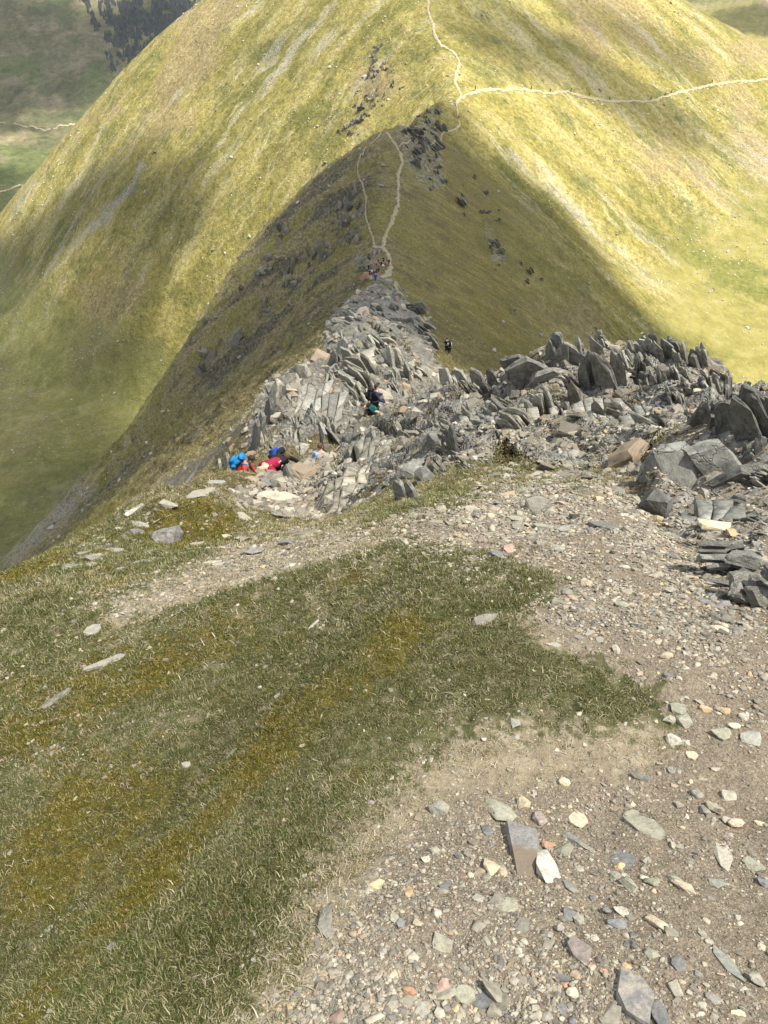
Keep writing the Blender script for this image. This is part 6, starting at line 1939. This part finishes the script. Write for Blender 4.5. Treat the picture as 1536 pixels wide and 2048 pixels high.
def make_person(name, body, jacket, trousers, hair, label, loc, face_deg, group=None, puff=False, bald=False, sub=1, scale=1.0, pack=None, boots=CL['black']):
    root = bpy.data.objects.new(name, None); root.empty_display_size = .3
    link(root)
    root.location = loc; root.rotation_euler = (0, 0, math.radians(face_deg)); root.scale = (scale,) * 3
    tag(root, label, 'person', group)
    V, E = body.skeleton('body')
    link(bpy.data.objects.new('body', skin_mesh('body', V, E, SKIN, sub)), root)
    V, E = body.skeleton('jacket', .016, puff)
    link(bpy.data.objects.new('jacket', skin_mesh('jacket', V, E, jacket, sub)), root)
    V, E = body.skeleton('trousers', .014)
    link(bpy.data.objects.new('trousers', skin_mesh('trousers', V, E, trousers, sub)), root)
    for h, kn, ft in body.leg:
        V = [(ft.x, ft.y, ft.z + .06, .052, .052), (ft.x, ft.y + .01, ft.z - .02, .052, .05), (ft.x, ft.y + .10, ft.z - .035, .045, .038), (ft.x, ft.y + .17, ft.z - .04, .036, .030)]
        link(bpy.data.objects.new('boot', skin_mesh('boot', V, [(0, 1), (1, 2), (2, 3)], boots, sub)), root)
    # head details: hair, ears, nose, eyes, mouth
    b = body
    c = b.head + b.hd * .005
    R = Matrix((b.hd.cross(b.face) * -1, b.face, b.hd)).transposed()

    def ball(nm, pos, size, mat, seg=12):
        bm = bmesh.new()
        bmesh.ops.create_uvsphere(bm, u_segments=seg, v_segments=max(6, seg // 2), radius=1.0)
        if nm == 'hair':
            bmesh.ops.delete(bm, geom=[v for v in bm.verts if v.co.z < -.35 + .75 * max(v.co.y, 0) and True and (v.co.y > .25 or v.co.z < -.55)], context='VERTS')
        me = bpy.data.meshes.new(nm); bm.to_mesh(me); bm.free()
        me.polygons.foreach_set('use_smooth', np.ones(len(me.polygons), bool))
        me.materials.append(mat)
        o = bpy.data.objects.new(nm, me); link(o, root)
        o.matrix_local = Matrix.LocRotScale(pos, R.to_quaternion(), Vector(size))
        return o
    if not bald:
        ball('hair', c + b.hd * .028 - b.face * .012, (.088, .100, .098), hair, 16)
    if sub:
        ball('nose', c + b.face * .095 - b.hd * .01, (.012, .018, .020), SKIN, 8)
        for s in (-1, 1):
            ear = R @ Vector((s * .084, -.005, -.005))
            ball('ear', c + ear, (.012, .020, .030), SKIN, 8)
            ball('eye', c + R @ Vector((s * .032, .084, .012)), (.011, .008, .009), CL['black'], 8)
        ball('mouth', c + R @ Vector((0, .082, -.045)), (.024, .008, .006), CL['rose'], 8)
    if pack:
        pack(root, body)
    return root


def rounded_box(name, size, mat, parent, M, taper=0.85, seg=2):
    bm = bmesh.new()
    bmesh.ops.create_cube(bm, size=1.0)
    for v in bm.verts:
        k = taper if v.co.z > 0 else 1.0
        v.co = Vector((v.co.x * size[0] * k, v.co.y * size[1] * (k if v.co.y < 0 else 1), v.co.z * size[2]))
    bmesh.ops.bevel(bm, geom=bm.edges[:], offset=min(size) * .28, segments=seg, affect='EDGES')
    me = bpy.data.meshes.new(name); bm.to_mesh(me); bm.free()
    me.polygons.foreach_set('use_smooth', np.ones(len(me.polygons), bool))
    me.materials.append(mat)
    o = bpy.data.objects.new(name, me); link(o, parent)
    o.matrix_local = M
    return o


def strap(parent, pts, r, mat):
    me = skin_mesh('strap', [(p.x, p.y, p.z, r, r * .5) for p in pts], [(i, i + 1) for i in range(len(pts) - 1)], mat, 0)
    link(bpy.data.objects.new('strap', me), parent)


def backpack(main, lid, label, w=.30, d=.19, h=.46, offz=.0):
    """a rucksack hung on the walker's back: a thing of its own, seated against the shoulders"""
    def put(root, b):
        o = bpy.data.objects.new('backpack', None); o.empty_display_size = .2
        link(o)
        tag(o, label, 'backpack')
        o.matrix_world = Matrix.LocRotScale(root.location, root.rotation_euler.to_quaternion(), root.scale)
        R = Matrix((b.fr.cross(b.up), b.fr, b.up)).transposed()
        c = b.chest + b.up * (.02 + offz) - b.fr * (.145 + d * .5)
        q = R.to_quaternion()
        rounded_box('bag', (w, d, h), main, o, Matrix.LocRotScale(c, q, None))
        rounded_box('lid', (w * .86, d * .9, .12), lid, o, Matrix.LocRotScale(c + b.up * (h * .5 + .015), q, None), .75)
        rounded_box('front_pocket', (w * .66, .07, h * .5), main, o, Matrix.LocRotScale(c - b.fr * (d * .5 + .015) - b.up * h * .1, q, None))
        for s in (-1, 1):
            rounded_box('side_pocket', (.06, d * .6, h * .36), lid, o, Matrix.LocRotScale(c + b.rt * s * (w * .5 + .01) - b.up * h * .2, q, None))
            a = b.neck0 + b.rt * s * .10
            strap(o, [a - b.fr * .13 - b.up * .02, a + b.up * .055 - b.fr * .02, a + b.fr * .12 - b.up * .05, a + b.fr * .165 - b.up * .20 + b.rt * s * .03, b.waist + b.rt * s * .155 + b.fr * .02, b.waist + b.rt * s * .12 - b.fr * .15], .019, lid)
        strap(o, [b.pel + b.rt * math.cos(a) * .175 + b.fr * math.sin(a) * .165 + b.up * .08 for a in np.linspace(-2.6, 2.6 + 2 * math.pi - 5.2 - .01, 9)], .018, lid)
    return put


def stand_at(u, v, t, dz):
    """ground point under a walker whose head is seen at u, v at that depth"""
    p = ray(u, v) * t
    g = float(ground(np.array([p[0]]), np.array([p[1]]))[0])
    return p, g


def root_for_head(body, u, v, t, face_deg, scale=1.0):
    p = Vector(ray(u, v) * t)
    R = Matrix.Rotation(math.radians(face_deg), 3, 'Z')
    return p - (R @ body.head) * scale


def settle(body, u, v, t, face_deg, scale=1.0):
    """walker with the head where the photograph has it, at the nearest depth where the feet meet the ground"""
    best = None
    for k in np.linspace(-3.2, 3.2, 33):
        loc = root_for_head(body, u, v, t + k, face_deg, scale)
        g = float(ground(np.array([loc.x]), np.array([loc.y]))[0])
        c = abs(loc.z - g) + 0.16 * abs(k)
        if best is None or c < best[0]:
            best = (c, loc, g)
    return best[1], best[2]


def close_people():
    specs = [
        ('red', Body(bend=.75, knees=.3, head=(0, .1), arms=((12, 55, 25), (12, 45, 30)), stride=.25, crouch=.14), 502, 919, 18.6, -95, CL['red'], CL['navy'], HAIR, False, False,
         'walker in a red jacket with a blue rucksack climbing down, seen from behind', backpack(CL['cyan'], CL['cyan'], 'bright blue rucksack on the back of the walker in red')),
        ('crimson', Body(bend=1.35, knees=.3, head=(0, .1), arms=((78, 25, 8), (25, 60, 20)), stride=.3, crouch=.0), 520, 938, 18.0, 142, CL['crimson'], CL['black'], HAIR, True, True,
         'bald walker in a crimson quilted jacket bending low with one arm stretched to the rock', None),
        ('black', Body(bend=.85, knees=.3, head=(0, .0), arms=((50, 40, 10), (20, 40, 30)), stride=.3, crouch=.18), 573, 914, 19.5, -130, CL['black'], CL['black'], BROWN_HAIR, False, False,
         'walker in black leaning forward with an arm stretched out to the right', backpack(CL['blue'], CL['black'], 'blue topped black rucksack on the walker in black leaning forward', .32, .2, .5)),
        ('paleblue', Body(bend=.2, knees=.1, arms=((15, 20, 30), (15, 10, 20)), stride=.2, crouch=.05), 640, 893, 22.0, -20, CL['paleblue'], CL['grey'], BROWN_HAIR, False, False,
         'walker in pale blue half hidden by the rock beside the gully', None),
        ('navy', Body(bend=.12, knees=.05, arms=((10, 35, 70), (10, 30, 65)), stride=.15), 753, 774, 29.2, -75, CL['navy'], CL['black'], HAIR, False, False,
         'walker in dark clothes standing sideways on the rib in the middle, hand held forward', backpack(CL['black'], CL['black'], 'black rucksack on the walker standing in the middle of the rib', .30, .20, .48)),
        ('teal', Body(bend=.95, knees=.4, head=(0, .1), arms=((25, 45, 20), (25, 45, 20)), stride=.25, crouch=.30), 727, 812, 28.3, 65, CL['black'], CL['teal'], BROWN_HAIR, False, False,
         'walker with brown hair crouching just below the standing dark walker', backpack(CL['teal'], CL['black'], 'teal and black rucksack on the crouching walker', .28, .18, .42)),
    ]
    for nm, body, u, v, t, face, jk, tr, hr, puff, bald, label, pk in specs:
        loc, g = settle(body, u, v, t, face)
        make_person('person', body, jk, tr, hr, label, loc, face, 'walkers climbing the rocks', puff, bald, 1, 1.0, pk)


close_people()


def far_people():
    walk = Body(bend=.08, stride=.35, arms=((10, 15, 20), (10, -15, 20)))
    rest = Body(bend=.1, stride=.1, arms=((12, 20, 60), (12, 5, 20)))
    sit = Body(bend=.25, crouch=.48, stride=.3, arms=((15, 40, 50), (15, 40, 50)))
    base = {k: {w: skin_mesh(w, *b.skeleton(w, {'body': 0, 'jacket': .022, 'trousers': .018}[w]), SKIN, 0) for w in ('body', 'jacket', 'trousers')} for k, b in (('walk', walk), ('rest', rest), ('sit', sit))}
    bod = {'walk': walk, 'rest': rest, 'sit': sit}
    cache = {}

    def mesh(k, w, mat):
        q = (k, w, mat.name)
        if q not in cache:
            cache[q] = slot_mesh(base[k][w], mat)
        return cache[q]
    hm = bpy.data.meshes.new('hair'); bm = bmesh.new(); bmesh.ops.create_uvsphere(bm, u_segments=8, v_segments=6, radius=.1); bm.to_mesh(hm); bm.free()
    hm.materials.append(HAIR)

    def put(u, v, k, jk, tr, face, label, group, t0=60, t1=900, scale=1.0, pk=None, dz=0.1):
        P, T = march([u], [v], t0=t0, t1=t1, n=400)
        if math.isnan(T[0]):
            print('far person miss', u, v); return
        z = float(ground(P[:, 0], P[:, 1])[0])
        r = bpy.data.objects.new('person', None); r.empty_display_size = .3; link(r)
        r.location = (P[0, 0], P[0, 1], z + dz); r.rotation_euler = (0, 0, math.radians(face)); r.scale = (scale,) * 3
        tag(r, label, 'person', group)
        for w, m in (('body', SKIN), ('jacket', CL[jk]), ('trousers', CL[tr])):
            link(bpy.data.objects.new(w, mesh(k, w, m)), r)
        h = bpy.data.objects.new('hair', hm); link(h, r); h.location = bod[k].head + bod[k].hd * .03 - bod[k].face * .02
        if pk:
            b = bod[k]
            o = bpy.data.objects.new('backpack', None); o.empty_display_size = .2; link(o)
            tag(o, pk[1], 'backpack')
            o.matrix_world = Matrix.LocRotScale(r.location, r.rotation_euler.to_quaternion(), r.scale)
            rounded_box('bag', (.32, .22, .5), CL[pk[0]], o, Matrix.Translation(b.chest - b.fr * .25))
            rounded_box('lid', (.28, .20, .12), CL[pk[0]], o, Matrix.Translation(b.chest - b.fr * .25 + b.up * .28), .75)
    G = 'walkers resting where the path meets the rocks'
    grp = [
        (737, 540, 'rest', 'black', 'black', -60, 'leftmost of the resting walkers, all in black, above the red earth patch'), (740, 552, 'rest', 'black', 'navy', 150, 'resting walker in black at the left end of the front row'),
        (744, 553, 'rest', 'white', 'navy', 170, 'resting walker with white sleeves second in the front row'), (748, 554, 'rest', 'grey', 'black', 190, 'resting walker in grey and black third in the front row'),
        (751, 549, 'sit', 'black', 'black', 60, 'seated walker in black in the middle of the front row'), (754, 550, 'rest', 'black', 'navy', 100, 'taller walker in black at the right end of the front row'),
        (757, 547, 'rest', 'black', 'black', 240, 'walker in black standing just behind the front row'), (753, 538, 'rest', 'black', 'rose', 120, 'walker in a black top and reddish trousers among the resting group'),
        (757, 537, 'sit', 'rose', 'navy', 200, 'seated walker in a rose jacket in the middle of the resting group'), (757, 527, 'sit', 'grey', 'navy', 160, 'seated walker in grey at the back of the resting group'),
        (760, 532, 'sit', 'purple', 'black', 220, 'seated walker in purple behind the rose jacket'), (763, 536, 'rest', 'black', 'black', 100, 'walker in black left of the white jacket'),
        (766, 540, 'sit', 'white', 'green', 180, 'seated walker in a white jacket in the resting group'), (767, 527, 'rest', 'navy', 'black', 140, 'walker in navy at the back right of the resting group'),
        (770, 534, 'sit', 'tan', 'navy', 190, 'seated walker in tan at the right of the resting group'), (774, 536, 'sit', 'rose', 'black', 200, 'seated walker in dull red at the right of the resting group'),
        (778, 531, 'walk', 'black', 'black', 20, 'rightmost walker of the group, in black, standing on the path'),
    ]
    for u, v, k, j, tr, f, lb in grp:
        put(u, v, k, j, tr, f, lb, G, 150, 260, 1.0, None, .45)
    put(751, 567, 'walk', 'blue', 'blue', 10, 'lone walker in blue on the path just below the resting group', 'walkers on the ridge path', 120, 260, 1.0, None, .45)
    put(898, 709, 'rest', 'white', 'black', 5, 'walker with a dark rucksack and white sleeves on the slope right of the nose', 'walkers on the ridge path', 60, 180, 1.0, ('black', 'dark rucksack on the nearer walker right of the rocky nose'), .2)
    put(893, 704, 'rest', 'black', 'black', 20, 'walker in black one step beyond the white sleeved one', 'walkers on the ridge path', 60, 180, 1.0, None, .2)
    put(917, 241, 'walk', 'red', 'black', 0, 'tiny walker in red on the path below the col', 'walkers on the far paths', 250, 500, 1.0, None, .6)
    far = [(950, 183, 'tiny dark walker where the level path leaves the col'), (1062, 181, 'tiny dark walker on the level path a little right of the col'), (1100, 185, 'tiny dark walker on the first straight of the level path'), (1141, 188, 'tiny dark walker in the middle of the level path'), (1178, 193, 'tiny dark walker before the level path dips'),
           (1219, 199, 'tiny dark walker on the dipping stretch of the level path'), (1300, 205, 'tiny dark walker at the lowest bend of the level path'), (1329, 194, 'left one of two tiny walkers where the level path climbs'), (1341, 190, 'right one of two tiny walkers where the level path climbs'), (1423, 168, 'rightmost tiny dark walker on the level path')]
    for k, (u, v, lb) in enumerate(far):
        put(u, v, 'walk', ('black', 'navy', 'grey')[k % 3], 'black', 90 if k % 2 else -90, lb, 'walkers on the far paths', 250, 900, 1.15, None, .7)


far_people()
# ----------------------------------------------------------------------------
# the air: a closed box of thin even haze round the eye and the whole place
# ----------------------------------------------------------------------------
def make_haze():
    x0, x1, y0, y1, z0, z1 = -6800, 6800, -300, 6900, -420, 14
    v = [(x, y, z) for x in (x0, x1) for y in (y0, y1) for z in (z0, z1)]
    f = [(0, 1, 3, 2), (4, 6, 7, 5), (0, 4, 5, 1), (2, 3, 7, 6), (0, 2, 6, 4), (1, 5, 7, 3)]
    me = bpy.data.meshes.new('haze'); me.from_pydata(v, [], f)
    m = bpy.data.materials.new('thin_air'); m.use_nodes = True
    nt = m.node_tree; nt.nodes.clear()
    o = nt.nodes.new('ShaderNodeOutputMaterial'); pv = nt.nodes.new('ShaderNodeVolumePrincipled')
    pv.inputs['Color'].default_value = (0.80, 0.87, 0.97, 1)
    pv.inputs['Density'].default_value = 0.00005
    nt.links.new(pv.outputs[0], o.inputs['Volume'])
    me.materials.append(m)
    ob = bpy.data.objects.new('haze', me); link(ob); ob['kind'] = 'stuff'


make_haze()
